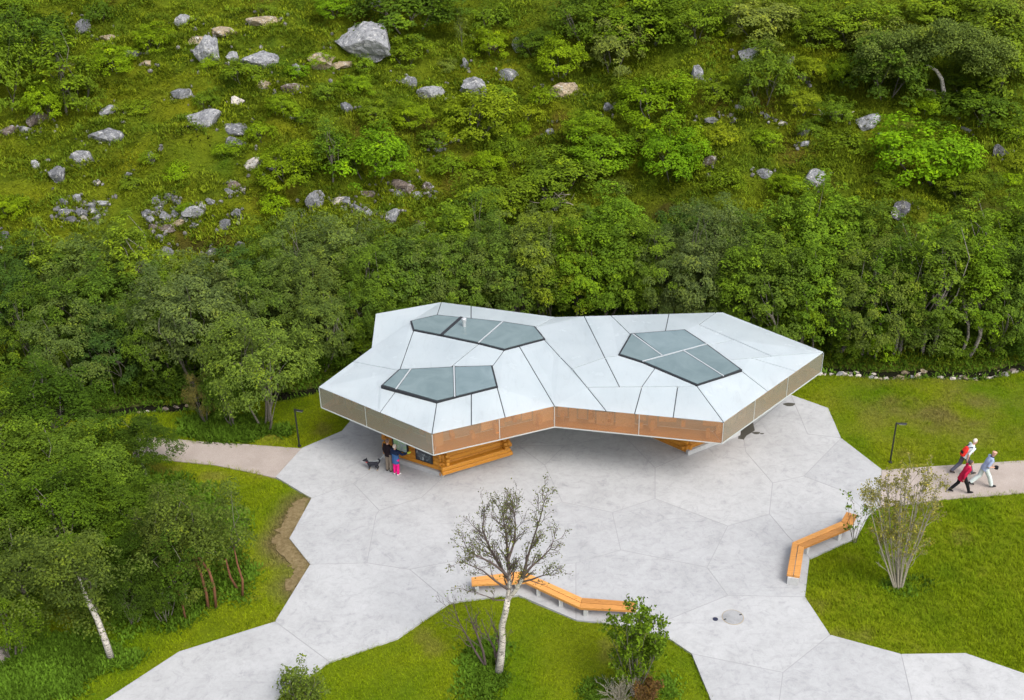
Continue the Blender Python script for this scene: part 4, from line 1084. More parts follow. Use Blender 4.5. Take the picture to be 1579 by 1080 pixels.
# ------------------------------------------------------------------ hillside bushes
HILL = [ # centre x, base y, width px, height ratio, kind, colour
 (55,100,100,.85,'bush','dark'),(8,165,95,1.2,'bush','mid'),(104,178,85,1.5,'sapling','mid'),(70,185,50,1.1,'bush','bright'),(130,170,60,1.2,'bush','mid'),(237,78,50,.8,'bush','bright'),(178,112,58,.7,'bush','bright'),(326,112,30,.8,'low','bright'),(318,165,36,.6,'low','mid'),(372,124,58,.5,'low','mid'),
 (437,180,46,.75,'bush','bright'),(404,215,40,.6,'low','bright'),(446,282,80,.75,'bush','bright'),(513,280,55,1.7,'sapling','dark'),(425,330,42,.7,'low','bright'),(274,275,40,.6,'low','bright'),(18,335,44,.8,'bush','bright'),(205,290,34,.5,'low','mid'),(478,270,60,.9,'bush','mid'),
 (638,52,140,.55,'bush','dark'),(712,70,22,2.4,'sapling','olive'),(627,100,62,.7,'bush','mid'),(580,190,48,.8,'bush','mid'),(635,197,52,.85,'bush','bright'),(738,212,100,.75,'bush','yellow'),(772,165,44,.7,'low','mid'),(820,85,52,.75,'bush','dark'),(864,115,64,.9,'bush','bright'),(905,62,95,.8,'bush','dark'),(945,110,78,.95,'bush','grey'),
 (985,70,115,.7,'bush','mid'),(575,282,105,.8,'bush','vivid'),(540,262,50,.8,'bush','dark'),(862,300,110,.6,'bush','mid'),(905,215,58,.75,'bush','bright'),(925,262,88,.65,'bush','vivid'),(1012,188,100,.7,'bush','bright'),(1035,275,84,.9,'bush','vivid'),(820,185,36,.6,'low','yellow'),(780,240,44,.6,'low','mid'),(757,330,110,.6,'bush','mid'),(805,262,50,.6,'low','mid'),
 (1072,62,80,.8,'bush','mid'),(1117,62,34,.9,'bush','bright'),(1160,55,100,.6,'bush','grey'),(1175,160,80,1.1,'bush','mid'),(1109,155,52,.8,'bush','mid'),(1185,95,44,.9,'sapling','olive'),(1235,175,44,.9,'bush','yellow'),(1287,190,46,.8,'bush','mid'),(1305,65,105,.6,'bush','mid'),(1300,130,42,1.0,'bush','bright'),
 (1362,150,120,.8,'bush','dark'),(1350,105,90,.8,'bush','grey'),(1530,140,130,.85,'bush','mid'),(1424,180,42,.7,'bush','bright'),(1413,270,135,.62,'bush','vivid'),(1500,190,120,.5,'bush','dark'),(1062,260,48,1.1,'bush','bright'),(1365,295,46,.6,'low','mid'),(1562,215,60,.5,'low','mid'),(1255,70,60,.8,'bush','mid'),
 (1010,45,80,.8,'bush','mid'),(760,45,60,.6,'low','mid'),(560,110,36,.6,'low','mid'),(690,270,50,.6,'low','mid'),(1500,60,110,.7,'bush','mid'),(1430,40,100,.5,'bush','mid'),(1565,50,70,.7,'bush','grey'),(18,40,60,.9,'bush','mid'),(665,232,46,.6,'low','mid'),(1110,220,50,.5,'low','yellow'),(1305,232,60,.45,'low','mid'),(1180,225,50,.45,'low','bright'),
 (1475,300,60,.6,'bush','mid'),(1120,290,50,.6,'low','mid'),(960,150,44,.6,'low','mid'),(700,185,36,.5,'low','mid'),(990,225,50,.6,'low','mid'),(285,330,22,.7,'low','bright'),(215,175,40,.5,'low','mid'),(500,205,46,.6,'low','mid'),(355,240,44,.45,'low','bright')]
LM = [(563,55,'the giant pale boulder'),(391,250,'the white boulder'),(120,318,'the left scree heap'),(265,325,'the right scree heap'),(322,76,'the tall slab boulder'),(317,179,'the long mid-left boulder'),(729,133,'the square grey boulder'),(624,283,'the mossy rock group'),(874,130,'the tan rock outcrop'),
      (1339,185,'the rusty-topped boulder'),(1259,270,'the pale round boulder'),(1076,111,'the upright boulder'),(1156,81,'the slanting boulder'),(130,236,'the pale oval boulder left'),(1455,90,'the crooked willow'),(1415,230,'the vivid green mound'),(1000,300,'the belt right of the roof notch'),(1541,231,'the spiky grey rock right'),(57,181,'the brown-capped rock left'),(1030,30,'the top edge thicket')]
def rel(px, py):
    d = sorted((math.hypot(px - x, (py - y) * 1.3), x, y, n) for x, y, n in LM if math.hypot(px-x, py-y) > 8)
    r_, x, y, n = d[0]
    a = math.degrees(math.atan2(-(py - y) * 1.3, px - x)) % 360
    w = ['right of', 'up and right of', 'above', 'up and left of', 'left of', 'down and left of', 'below', 'down and right of'][int((a + 22.5) // 45) % 8]
    far = 'close ' if r_ < 45 else ('' if r_ < 100 else 'well ')
    return far + w + ' ' + n
ORD = ['', 'second ', 'third ', 'fourth ', 'fifth ']
def hill_label(pre, px, py, noun):
    lab = f'{pre} {noun} {rel(px, py)}'
    k = USED.get(lab, 0); USED[lab] = k + 1
    if k: lab = f'{ORD[min(k, 4)]}{lab}'
    return lab
def place_hill(x, y, w, hr, kind, col, i):
    b = PG(x, y); s = mpp(b); Rw = w * s * 0.56; H = max(0.5, w * hr * s * 1.12)
    size = 'large' if w > 85 else ('small' if w < 45 else 'medium')
    noun = {'bush': 'bush', 'low': 'low bush', 'sapling': 'slim tree'}[kind]
    plant_tree(kind, i, b, H, Rw, tuple(x * y_ for x, y_ in zip(GREEN[col], (1.18, 1.10, 1.0))), hill_label(f'{size} {CW[col]}', x, y - w * hr / 2, noun), 'bush' if kind != 'sapling' else 'tree', 'bushes scattered on the hillside')
for i, q in enumerate(HILL): place_hill(*q, i)
hr_ = random.Random(21); placed = [(q[0], q[1], q[2]) for q in HILL]; i = 0
while i < 30:
    x, y, w = hr_.uniform(120, 1570), hr_.uniform(20, 300), hr_.uniform(26, 58)
    if hr_.random() > 0.12 + 0.88 * min(1, max(0, (x - 350) / 350)): continue
    if any(math.hypot(x - a, (y - b_) * 1.2) < (w + c_) * 0.42 for a, b_, c_ in placed): continue
    if any(math.hypot(x - a, (y - b_) * 1.2) < w * 0.5 + 26 for a, b_, n_ in LM[:14]): continue
    placed.append((x, y, w)); place_hill(x, y, w, hr_.uniform(0.45, 0.75), 'low' if w < 44 else 'bush', hr_.choice(['mid', 'bright', 'mid', 'yellow', 'dark', 'bright', 'vivid', 'olive']), i); i += 1
# the crooked willow with a white trunk, upper right
b = PG(1452, 158)
def hill_px(px, py): return PV(px, py, b[1]) - b
root = empty('willow_tree', b, 'broad grey-green willow with crooked white trunk, upper right hillside', 'tree')
MB().tube([hill_px(1451,160) - np.array([0,0,.2]), hill_px(1455,140), hill_px(1452,122), hill_px(1443,108), hill_px(1428,100), hill_px(1412,92)], [0.16,0.14,0.12,0.10,0.07,0.04], 8).build('trunk', M['bark_birch'], root, smooth=True)
MB().tube([hill_px(1446,158) - np.array([0,0,.2]), hill_px(1441,140), hill_px(1425,138), hill_px(1412,130)], [0.09,0.07,0.05,0.03], 7).build('trunk', M['bark_grey'], root, smooth=True)
g = np.random.default_rng(77); cl = []
for i in range(230):
    a = g.uniform(0, math.pi); rr = g.uniform(0.15, 1.0) ** 0.5
    x, y = 1447 + math.cos(a) * 125 * rr, 115 - math.sin(a) * 72 * rr
    q = PV(x, y, b[1] + g.uniform(-2.2, 2.2)) - b
    cl.append((*q, g.uniform(0.4, 0.8)))
c = link('crown', crown_mesh('willow_crown', cl, 120, 0.15, 0.5, 78), root); c.color = (*GREEN['grey'], 1)

# ------------------------------------------------------------------ rocks
def rock_mesh(seed, cuts=11, rough=0.10):
    g = np.random.default_rng(seed)
    bm = bmesh.new(); bmesh.ops.create_icosphere(bm, subdivisions=4, radius=1.0)
    pl = [(rand_unit(1, g)[0], g.uniform(0.45, 0.80)) for _ in range(cuts)]
    for v in bm.verts:
        p = np.array(v.co)
        for n_, d_ in pl:
            k = p @ n_ - d_
            if k > 0: p = p - n_ * k
        u = np.array(v.co)
        p = p * (1 + rough * float(fnoise(np.array(u[0]*1.6 + u[2]*0.7), np.array(u[1]*1.6 - u[2]*0.9), seed, 3, 1.3)))
        p = p * (1 + 0.05 * float(fnoise(np.array(u[0]*5 + u[2]*2), np.array(u[1]*5 - u[2]*3), seed + 5, 3, 1.6)))
        v.co = p
    me = bpy.data.meshes.new('rock'); bm.to_mesh(me); bm.free(); me.materials.append(M['rock'])
    return me
RK = [rock_mesh(900 + i, 11 + i % 7, 0.05 + 0.03 * (i % 4)) for i in range(10)]
RCOL = {'grey': (0.20, 0.205, 0.215), 'pale': (0.32, 0.325, 0.335), 'white': (0.66, 0.60, 0.52), 'brown': (0.19, 0.15, 0.125), 'tan': (0.40, 0.32, 0.21), 'dark': (0.13, 0.13, 0.14)}
RW = {'grey': 'grey', 'pale': 'pale grey', 'white': 'whitish', 'brown': 'brownish', 'tan': 'tan', 'dark': 'dark grey'}
rk = random.Random(9)
def rock(px, py, w, h, col, label, cat='boulder', group='boulders on the hillside', name='boulder', b=None, sink=0.44):
    b = PG(px, py + h * 0.35) if b is None else b
    s = mpp(b); hw = w * s * 0.48
    hh = max(hw * 0.35, h * s * 0.60)
    o = link(name, RK[rk.randrange(10)])
    o.location = (b[0], b[1], b[2] + hh * (1 - sink * 2))
    o.scale = (hw * 1.22, hw * rk.uniform(0.75, 1.0), hh * 1.15)
    o.rotation_euler = (rk.uniform(-.15, .15), rk.uniform(-.15, .15), rk.choice([0, math.pi]) + rk.uniform(-.3, .3))
    k = rk.uniform(0.88, 1.12); o.color = (*[x * k for x in RCOL[col]], 1)
    return tag(o, label, cat, group)
NAMED = [(563,58,100,50,'pale','giant pale pointed boulder at the top of the hillside'),(391,250,32,18,'white','bright white rounded boulder below the mid-left boulders'),(322,76,50,46,'pale','tall slab-like pale boulder below the tan gravel scar'),(317,179,58,27,'pale','long grey boulder, largest of the mid-left trio'),
 (359,194,46,17,'grey','flat grey boulder right of the long mid-left boulder'),(367,216,31,27,'grey','upright grey boulder, lowest of the mid-left trio'),(729,133,46,29,'pale','square grey boulder in the upper middle'),(1339,185,40,22,'pale','rusty-topped grey boulder on the right hillside'),(1259,270,40,25,'pale','pale round boulder just above the belt on the right'),
 (1076,111,25,27,'pale','upright pale boulder, upper right of centre'),(1156,81,36,20,'pale','slanting pale boulder beside a slim tree, upper right'),(130,236,40,24,'pale','pale oval boulder on the open left slope'),(57,181,34,20,'brown','brown-capped rock near the left edge under the birch'),(400,85,54,26,'pale','pointed pale boulder with white foot right of the tall slab'),
 (664,140,44,20,'pale','low pale boulder left of the square grey boulder'),(874,130,56,26,'tan','tan and brown rock outcrop, upper middle'),(624,283,40,22,'brown','brown mossy rock, largest of the mossy rock group'),(487,305,32,28,'grey','grey pointed rock at the upper rim of the belt'),(1541,231,26,22,'dark','spiky grey rock near the right edge'),(1387,322,36,28,'dark','dull grey rock half hidden in the belt on the right')]
for q in NAMED: rock(q[0], q[1], q[2], q[3], q[4], q[5])
OTHER = [(128,39,34,25,'grey'),(285,33,30,25,'pale'),(207,83,30,20,'grey'),(359,87,23,16,'pale'),(452,134,36,15,'brown'),(407,130,30,11,'tan'),(281,141,32,16,'grey'),(367,154,22,14,'white'),(15,200,24,14,'brown'),(41,199,25,13,'pale'),(167,168,30,13,'pale'),(163,202,48,24,'grey'),(237,240,19,18,'grey'),(57,252,21,13,'pale'),(89,266,32,24,'grey'),
 (359,284,24,13,'brown'),(356,295,19,13,'grey'),(376,293,9,8,'white'),(463,183,18,14,'grey'),(522,308,24,11,'white'),(365,328,20,14,'grey'),(346,345,24,20,'grey'),(8,362,20,18,'dark'),(326,390,24,16,'dark'),(370,376,18,12,'grey'),(577,4,22,14,'pale'),(718,96,11,20,'pale'),(798,68,18,24,'pale'),(627,122,28,22,'grey'),(783,113,30,16,'grey'),
 (940,163,17,18,'grey'),(535,163,24,14,'grey'),(848,200,17,10,'grey'),(676,230,18,9,'pale'),(659,283,18,22,'brown'),(613,296,20,12,'grey'),(644,297,18,12,'pale'),(670,296,13,10,'grey'),(568,296,26,15,'brown'),(605,330,29,22,'pale'),(551,320,20,15,'grey'),(568,328,14,13,'pale'),(648,343,17,14,'brown'),(531,309,26,13,'grey'),(1218,97,11,12,'grey'),
 (1235,117,20,12,'brown'),(1141,166,22,12,'grey'),(1095,185,28,9,'grey'),(1133,185,12,8,'pale'),(1183,180,12,11,'grey'),(1242,202,18,11,'pale'),(1241,221,16,8,'pale'),(1094,246,28,15,'brown'),(1178,266,26,12,'grey'),(1490,200,22,10,'grey'),(1435,281,15,8,'brown'),(459,104,13,14,'pale'),(496,92,52,22,'tan'),(310,60,40,12,'tan'),(345,46,46,12,'tan'),(407,31,52,10,'tan'),(751,69,32,9,'tan'),(530,98,40,8,'tan'),(167,56,26,8,'tan'),(226,97,20,8,'tan'),
 (855,318,20,12,'dark'),(1204,189,10,7,'white'),(200,268,12,8,'grey'),(152,282,9,7,'white'),(300,345,11,9,'grey'),(470,330,12,8,'grey'),(905,262,10,7,'grey'),(700,215,11,8,'white'),(1020,60,10,8,'grey'),(1310,345,12,9,'grey')]
for x, y, w, h, c in OTHER:
    size = 'large' if w > 34 else ('small' if w < 18 else 'medium')
    rock(x, y, w, h, c, hill_label(f'{size} {RW[c]}', x, y, 'rock'), 'rock', name='rock')
H1 = [(118,305,19,16,'pale'),(100,310,15,13,'grey'),(106,324,26,13,'grey'),(126,328,24,15,'grey'),(144,324,22,14,'grey'),(159,311,22,12,'pale'),(109,337,18,11,'dark'),(128,336,15,9,'white'),(92,322,12,9,'grey'),(138,314,16,10,'grey'),(150,334,15,9,'grey'),(88,333,10,8,'dark')]
H2 = [(243,309,18,13,'grey'),(243,320,16,12,'grey'),(263,303,20,10,'dark'),(274,311,14,9,'grey'),(294,324,38,16,'pale'),(272,330,14,14,'grey'),(256,333,18,14,'grey'),(233,337,14,14,'pale'),(226,328,16,13,'grey'),(259,348,34,12,'brown'),(274,343,24,12,'tan'),(244,363,14,10,'grey'),(259,385,24,14,'grey'),(326,309,16,12,'pale'),(238,350,18,11,'brown'),(286,338,14,9,'grey'),(310,318,13,9,'grey'),(250,342,12,9,'dark')]
def heap(Hs, which, grp):
    cx, cy = np.mean([q[0] for q in Hs]), np.mean([q[1] for q in Hs])
    for q in Hs:
        v = 'upper' if q[1] < cy - 7 else ('lower' if q[1] > cy + 7 else 'middle'); h_ = 'left' if q[0] < cx - 10 else ('right' if q[0] > cx + 10 else 'centre')
        size = 'big' if q[2] > 22 else ('tiny' if q[2] < 14 else 'mid-sized')
        lab = f'{size} {RW[q[4]]} stone at the {v} {h_} of the {which} scree heap'
        k = USED.get(lab, 0); USED[lab] = k + 1
        if k: lab = f'{ORD[min(k, 4)]}{lab}'
        rock(*q, lab, 'stone', grp, 'stone')
heap(H1, 'left', 'stones of the left scree heap'); heap(H2, 'right', 'stones of the right scree heap')
# stones in the stream
for i in range(80):
    x = P(1236 + 345 * ((i + rk.uniform(0, 1)) / 80), 574)[0]
    yy = float(stream_y(x)) + rk.uniform(-0.85, 0.25)
    bb = np.array([x, yy, float(ground_h(x, yy))])
    w = rk.choice([6, 7, 8, 9, 11, 14]); cl_ = rk.choice(['tan', 'brown', 'pale', 'tan', 'white'])
    ppx = to_px(bb)[0]
    spot = min([(1250, 'by the right roof tip'), (1300, 'right of the roof tip'), (1350, 'left of the lamp top'), (1400, 'right of the lamp top'), (1450, 'beyond the dry lawn patch'), (1500, 'beyond the walkers'), (1560, 'near the right picture edge')], key=lambda s_: abs(s_[0] - ppx))[1]
    lab = f"{'bigger' if w > 10 else ('small' if w > 7 else 'tiny')} {RW[cl_]} stone in the stream bed, {spot}"
    kk = USED.get(lab, 0); USED[lab] = kk + 1
    if kk: lab = f'{(ORD + ["sixth ", "seventh ", "eighth "])[kk]}{lab}, counting rightwards'
    rock(0, 0, w, w * 0.6, cl_, lab, 'stone', 'stones in the stream bed', 'stone', bb, 0.2)
for (px, py, w, c) in [(225,628,10,'white'),(236,625,9,'pale'),(252,622,12,'brown'),(270,618,11,'brown'),(286,616,9,'tan'),(214,632,8,'tan'),(1238,581,9,'white')]:
    bb = P(px, py, 0.0); bb[2] = float(ground_h(bb[0], bb[1]))
    rock(0, 0, w, w * 0.7, c, f'rounded {RW[c]} stone, {dict(zip((214,225,236,252,270,286),("leftmost","second","third","fourth","fifth","rightmost")))[px]} of six in the stream left of the willow' if px < 1000 else 'whitish stone on the bank under the right roof tip', 'stone', 'stones in the stream bed left' if px < 1000 else None, 'stone', bb, 0.2)

# ------------------------------------------------------------------ grass and ground cover (stuff)
def tufts(name, xs, ys, h, w, nbl, cols, lean, g, label, cat, zoff=0.0, broad=False):
    n = len(xs); zs = ground_h(xs, ys) + zoff
    A = np.repeat(np.stack([xs, ys, zs], 1), nbl, 0); m_ = len(A)
    hh = np.repeat(h, nbl) * g.uniform(0.55, 1.2, m_); ww = np.repeat(w, nbl)
    a = g.uniform(0, 2 * np.pi, m_); le = g.uniform(0.25, 1.0, m_) * lean
    A[:, :2] += g.normal(size=(m_, 2)) * ww[:, None] * 1.6
    side = np.stack([-np.sin(a), np.cos(a), 0 * a], 1) * (ww * 0.5)[:, None]
    tip = np.stack([np.cos(a) * le * hh, np.sin(a) * le * hh, hh * np.sqrt(np.clip(1 - (le * 0.7) ** 2, 0.05, 1))], 1)
    if broad:
        mid = tip * 0.55
        V = np.stack([A + mid * 0.2, A + mid + side, A + tip, A + mid - side], 1).reshape(-1, 3); k = 4
    else:
        V = np.stack([A - side, A + side, A + tip], 1).reshape(-1, 3); k = 3
    F = np.arange(k * m_, dtype=np.int32).reshape(m_, k)
    C = np.repeat(cols, nbl, 0) * g.uniform(0.72, 1.3, (m_, 1)); C = np.clip(np.repeat(C, k, 0), 0.002, 1)
    me = np_mesh(name, V, F, M['blade'], {'col': np.concatenate([C, np.ones((len(C), 1))], 1)})
    return tag(link(name, me), label, cat, kind='stuff')
g = np.random.default_rng(5)
def scatter(n, x0, x1, y0, y1, ok):
    x, y = g.uniform(x0, x1, n), g.uniform(y0, y1, n); k = ok(x, y); return x[k], y[k]
def frame_ok(x, y, z=0.0, m_=50):
    q = np.stack([x, y, np.full_like(x, z) - CAM_H], 1) @ NPR
    px = W0 / 2 + q[:, 0] / -q[:, 2] * FPX; py = H0 / 2 - q[:, 1] / -q[:, 2] * FPX
    return (px > -m_ * 3) & (px < W0 + m_ * 3) & (py < H0 + m_ * 2)
soil_ok = lambda x, y: ~inside(soil_xy, x, y) | ((dist_poly(plaza_xy, x, y) > 0.35) & (fnoise(x, y, 71, 3, 1.2) > 0.15))
def lawn_ok(x, y):
    return (y < stream_y(x) - 0.55) & ~in_paved(x, y) & frame_ok(x, y) & soil_ok(x, y)
x, y = scatter(170000, -34, 30, 27, 56, lawn_ok)
longer = np.clip(0.5 + 0.9 * fnoise(x, y, 41, 3, 0.5), 0, 1)
isl = inside([P(a, c)[:2] for a, c in ISL], x, y)
xr, yr = P(1440, 880)[:2]
rough = np.clip(1.4 - np.hypot((x - xr) / 7.0, (y - yr) / 6.0), 0, 1)
h = np.where(isl, 0.05 + 0.05 * longer, 0.06 + 0.08 * longer + 0.12 * rough)
edge = np.minimum(dist_poly(plaza_xy, x, y), np.minimum(dist_poly(paths_xy[0], x, y), dist_poly(paths_xy[1], x, y)))
h = h * np.clip(0.25 + edge / 0.6, 0.25, 1)
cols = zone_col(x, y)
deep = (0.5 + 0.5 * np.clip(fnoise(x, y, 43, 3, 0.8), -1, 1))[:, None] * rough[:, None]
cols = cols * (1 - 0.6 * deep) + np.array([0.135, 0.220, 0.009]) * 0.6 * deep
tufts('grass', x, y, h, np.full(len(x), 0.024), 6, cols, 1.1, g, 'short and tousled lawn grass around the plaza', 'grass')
# leafy undergrowth: at the foot of the thicket, round the birch, along the stream
under = [([(-80,870),(60,940),(180,1000),(300,965),(395,935),(400,860),(385,790),(330,735),(250,712),(150,700),(-100,700)], 8000, 0.28), ([(-80,990),(60,950),(180,985),(230,1010),(120,1075),(40,1100),(-80,1100)], 6500, 0.26), ([(690,1040),(700,1000),(760,985),(800,1000),(800,1050),(760,1090),(690,1090)], 800, 0.22), ([(290,690),(250,650),(330,618),(420,640),(470,655),(470,672),(400,682)], 3200, 0.28), ([(900,1050),(1040,1040),(1060,1090),(880,1100)], 500, 0.16), ([(1380,880),(1420,860),(1440,905),(1390,925),(1360,905)], 260, 0.2)]
X, Y, Hh = [], [], []
for poly, n, hh in under:
    w = [P(a, c)[:2] for a, c in poly]; ax = [p[0] for p in w]; ay = [p[1] for p in w]
    x, y = scatter(int(n * 2.6), min(ax), max(ax), min(ay), max(ay), lambda x, y: inside(w, x, y) & ~in_paved(x, y) & soil_ok(x, y) & (np.minimum(1.0, dist_poly(w, x, y) / 0.9) + 0.8 * fnoise(x, y, 75, 3, 0.8) > g.uniform(0.2, 0.9, x.shape)))
    X.append(x); Y.append(y); Hh.append(np.full(len(x), hh))
xb, yb = scatter(90000, -34, 34, 44, 64, lambda x, y: (((y > stream_y(x) + 0.35) & (y < stream_y(x) + 4.5)) | ((y < stream_y(x) - 0.35) & (y > stream_y(x) - 0.8) & (g.uniform(size=x.shape) < 0.4))) & ~in_paved(x, y))
X.append(xb); Y.append(yb); Hh.append(np.full(len(xb), 0.34))
x, y, h = np.concatenate(X), np.concatenate(Y), np.concatenate(Hh) * 0.72 * g.uniform(0.5, 1.4, sum(map(len, X)))
cols = np.array([0.080, 0.150, 0.012]) * (1 + 0.35 * fnoise(x, y, 44, 3, 0.9)[:, None])
tufts('undergrowth', x, y, h, np.full(len(x), 0.075), 5, cols, 1.3, g, 'broad-leaved green undergrowth at the foot of trees and shrubs', 'undergrowth', broad=True)
# heath and juniper carpet on the hillside
def hill_ok(x, y): return (y > stream_y(x) + 0.6) & (np.abs(x) < 16 + 0.36 * y)
x, y = scatter(130000, -52, 52, 48, 96, hill_ok)
n1 = fnoise(x, y, 51, 3, 0.45); n2 = fnoise(x, y, 52, 3, 0.16); n3 = fnoise(x, y, 53, 2, 1.4)
h = 0.16 + 0.14 * np.clip(n1 + 0.4 * n3, -0.6, 1.2)
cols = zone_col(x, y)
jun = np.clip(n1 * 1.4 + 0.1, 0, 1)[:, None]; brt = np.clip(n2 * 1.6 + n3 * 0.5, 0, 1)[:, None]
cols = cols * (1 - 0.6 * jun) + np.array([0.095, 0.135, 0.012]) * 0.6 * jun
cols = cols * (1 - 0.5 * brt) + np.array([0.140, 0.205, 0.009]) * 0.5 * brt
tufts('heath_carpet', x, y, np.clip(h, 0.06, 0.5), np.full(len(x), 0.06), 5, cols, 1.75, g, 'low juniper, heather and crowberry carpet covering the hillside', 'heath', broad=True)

# creeping juniper: mounds of sprays fanning out over the slope
nc = 4200
xc, yc = scatter(nc * 3, -50, 50, 50, 94, hill_ok)
k = (fnoise(xc, yc, 61, 3, 0.35) > -0.45); xc, yc = xc[k][:nc], yc[k][:nc]
rc = g.uniform(0.45, 1.15, len(xc)); per = 40
X = np.repeat(xc, per); Y = np.repeat(yc, per); RC = np.repeat(rc, per)
a = g.uniform(0, 2 * np.pi, len(X)); rr = np.sqrt(g.uniform(0, 1, len(X)))
X = X + np.cos(a) * rr * RC * 1.25; Y = Y + np.sin(a) * rr * RC * 0.8
zo = 0.26 * RC * (1 - rr ** 2)
hue = np.repeat(g.uniform(0, 1, len(xc)), per)[:, None]; br = np.repeat(g.normal(1, 0.24, len(xc)), per)[:, None]
cols = (np.array([0.088, 0.148, 0.011]) * (1 - hue) + np.array([0.185, 0.225, 0.010]) * hue) * br
tufts('creeping_juniper', X, Y, np.full(len(X), 0.28), np.full(len(X), 0.06), 3, cols, 1.45, g, 'creeping juniper mounds lying in patches across the hillside', 'juniper', zoff=zo, broad=True)

# debris and tufts hugging the rocks
bpy.context.view_layer.update()
rocks = [o for o in COL.objects if o.get('category') in ('boulder', 'rock', 'stone') and o.location.z > 0.4]
V, F = [], []
ico = bmesh.new(); bmesh.ops.create_icosphere(ico, subdivisions=1, radius=1.0); iv = np.array([v.co[:] for v in ico.verts]); fi = np.array([[v.index for v in f.verts] for f in ico.faces]); ico.free()
k = 0; TX, TY = [], []
for o in rocks:
    r_ = o.scale.x
    for i in range(int(4 + 5 * min(1.5, r_))):
        a = g.uniform(0, 2 * np.pi); d = r_ * g.uniform(0.8, 1.7)
        x_, y_ = o.location.x + math.cos(a) * d, o.location.y + math.sin(a) * d * 0.9
        s_ = g.uniform(0.05, 0.16)
        vv = iv * s_ * g.uniform(0.6, 1.3, (1, 3)) * g.uniform(0.8, 1.2, (len(iv), 1))
        V.append(vv + np.array([x_, y_, float(ground_h(x_, y_)) + s_ * 0.5])); F.append(fi + k); k += len(iv)
    n_ = int(26 * r_ + 10); a = g.uniform(0, 2 * np.pi, n_)
    TX.append(o.location.x + np.cos(a) * r_ * g.uniform(0.75, 1.25, n_)); TY.append(o.location.y + np.sin(a) * r_ * g.uniform(0.7, 1.15, n_))
ob = link('rock_debris', np_mesh('rock_debris', np.concatenate(V), np.concatenate(F), M['rock'])); ob.color = (0.21, 0.20, 0.19, 1)
tag(ob, 'small stone debris strewn around the hillside boulders', 'debris', kind='stuff')
TX, TY = np.concatenate(TX), np.concatenate(TY)
cols = np.array([0.11, 0.145, 0.012]) * (1 + 0.3 * fnoise(TX, TY, 73, 2, 2.0)[:, None])
tufts('rock_side_heath', TX, TY, np.full(len(TX), 0.26), np.full(len(TX), 0.06), 6, cols, 1.2, g, 'heath tufts growing close around the boulders', 'heath', broad=True)

# grass leaning over the plaza and path edges
EX, EY = [], []
for poly, reach in ((plaza_xy, 0.05), (paths_xy[0], 0.10), (paths_xy[1], 0.10)):
    for i in range(len(poly)):
        a, b_ = np.array(poly[i]), np.array(poly[(i+1) % len(poly)])
        n_ = int(np.linalg.norm(b_ - a) * 26); t = g.uniform(0, 1, n_)
        EX.append(a[0] + (b_[0] - a[0]) * t + g.normal(size=n_) * reach); EY.append(a[1] + (b_[1] - a[1]) * t + g.normal(size=n_) * reach)
EX, EY = np.concatenate(EX), np.concatenate(EY)
k = (EY < stream_y(EX)) & frame_ok(EX, EY) & (inside(plaza_xy, EX, EY) <= (dist_poly(plaza_xy, EX, EY) < 0.05)) & (fnoise(EX, EY, 81, 3, 1.1) > -0.25) & ~(inside(paths_xy[0], EX, EY) & (dist_poly(paths_xy[0], EX, EY) > 0.2))
mid_ = np.minimum(dist_poly([P(1359.5,726.3)[:2], P(1357,784)[:2], P(1358,750)[:2]], EX, EY), dist_poly([P(425,738)[:2], P(466,693)[:2], P(445,716)[:2]], EX, EY))
k &= mid_ > 0.25
EX, EY = EX[k], EY[k]
tufts('edge_grass', EX, EY, np.full(len(EX), 0.15), np.full(len(EX), 0.022), 5, zone_col(EX, EY), 1.2, g, 'grass blades leaning over the edges of plaza and paths', 'grass')
# ------------------------------------------------------------------ benches
def cpoly(pts): return [np.array(P(x, y, ZP + 0.46)[:2]) for x, y in pts]
def bench(edge_a, edge_b, supports, label, nm='zigzag_bench'):
    A, B = cpoly(edge_a), cpoly(edge_b)
    c = sum(A) / len(A)
    root = empty(nm, (c[0], c[1], ZP), label, 'bench')
    O = np.array([c[0], c[1], ZP])
    def loc(p, z): return (p[0] - O[0], p[1] - O[1], z)
    for k in range(len(A) - 1):
        for lo, hi in ((0.0, 0.475), (0.525, 1.0)):
            q = [A[k] + (B[k] - A[k]) * lo, A[k+1] + (B[k+1] - A[k+1]) * lo, A[k+1] + (B[k+1] - A[k+1]) * hi, A[k] + (B[k] - A[k]) * hi]
            d = (q[1] - q[0]) / np.linalg.norm(q[1] - q[0])
            g0 = 0.004
            q[0] = q[0] + d * g0; q[3] = q[3] + d * g0; q[1] = q[1] - d * g0; q[2] = q[2] - d * g0
            if area2(q) < 0: q = q[::-1]
            MB().prism([(p[0] - O[0], p[1] - O[1]) for p in q], 0.46, 0.345).build('plank', M['plank'], root, bevel=0.008)
    for (k, t, w) in supports:
        a = A[k] + (A[k+1] - A[k]) * t; b_ = B[k] + (B[k+1] - B[k]) * t
        m_ = (a + b_) / 2; d = (b_ - a); L = np.linalg.norm(d)
        MB().box(loc(m_, 0.17), (L * 0.86, w, 0.345), math.atan2(d[1], d[0])).build('support', M['plinth'], root, bevel=0.01)
    return root
bench([(726.6,890.4),(806,880.5),(897.6,921.8),(981,928.4)], [(727,901.5),(810,897.5),(893.8,937),(981,941.5)], [(0,0.10,0.16),(0,0.85,0.16),(1,0.25,0.16),(1,0.66,0.16),(2,0.10,0.16),(2,0.85,0.16)], 'long zigzag timber bench behind the bare birch')
bench([(1213.3,885.4),(1221.8,836.4),(1297,804),(1305.4,789.2)], [(1233.4,888.6),(1240,844),(1312,814),(1322,794)], [(0,0.04,0.22),(0,0.93,0.2),(1,0.12,0.2),(1,0.80,0.2),(2,0.75,0.2)], 'zigzag timber bench at the right edge of the plaza')
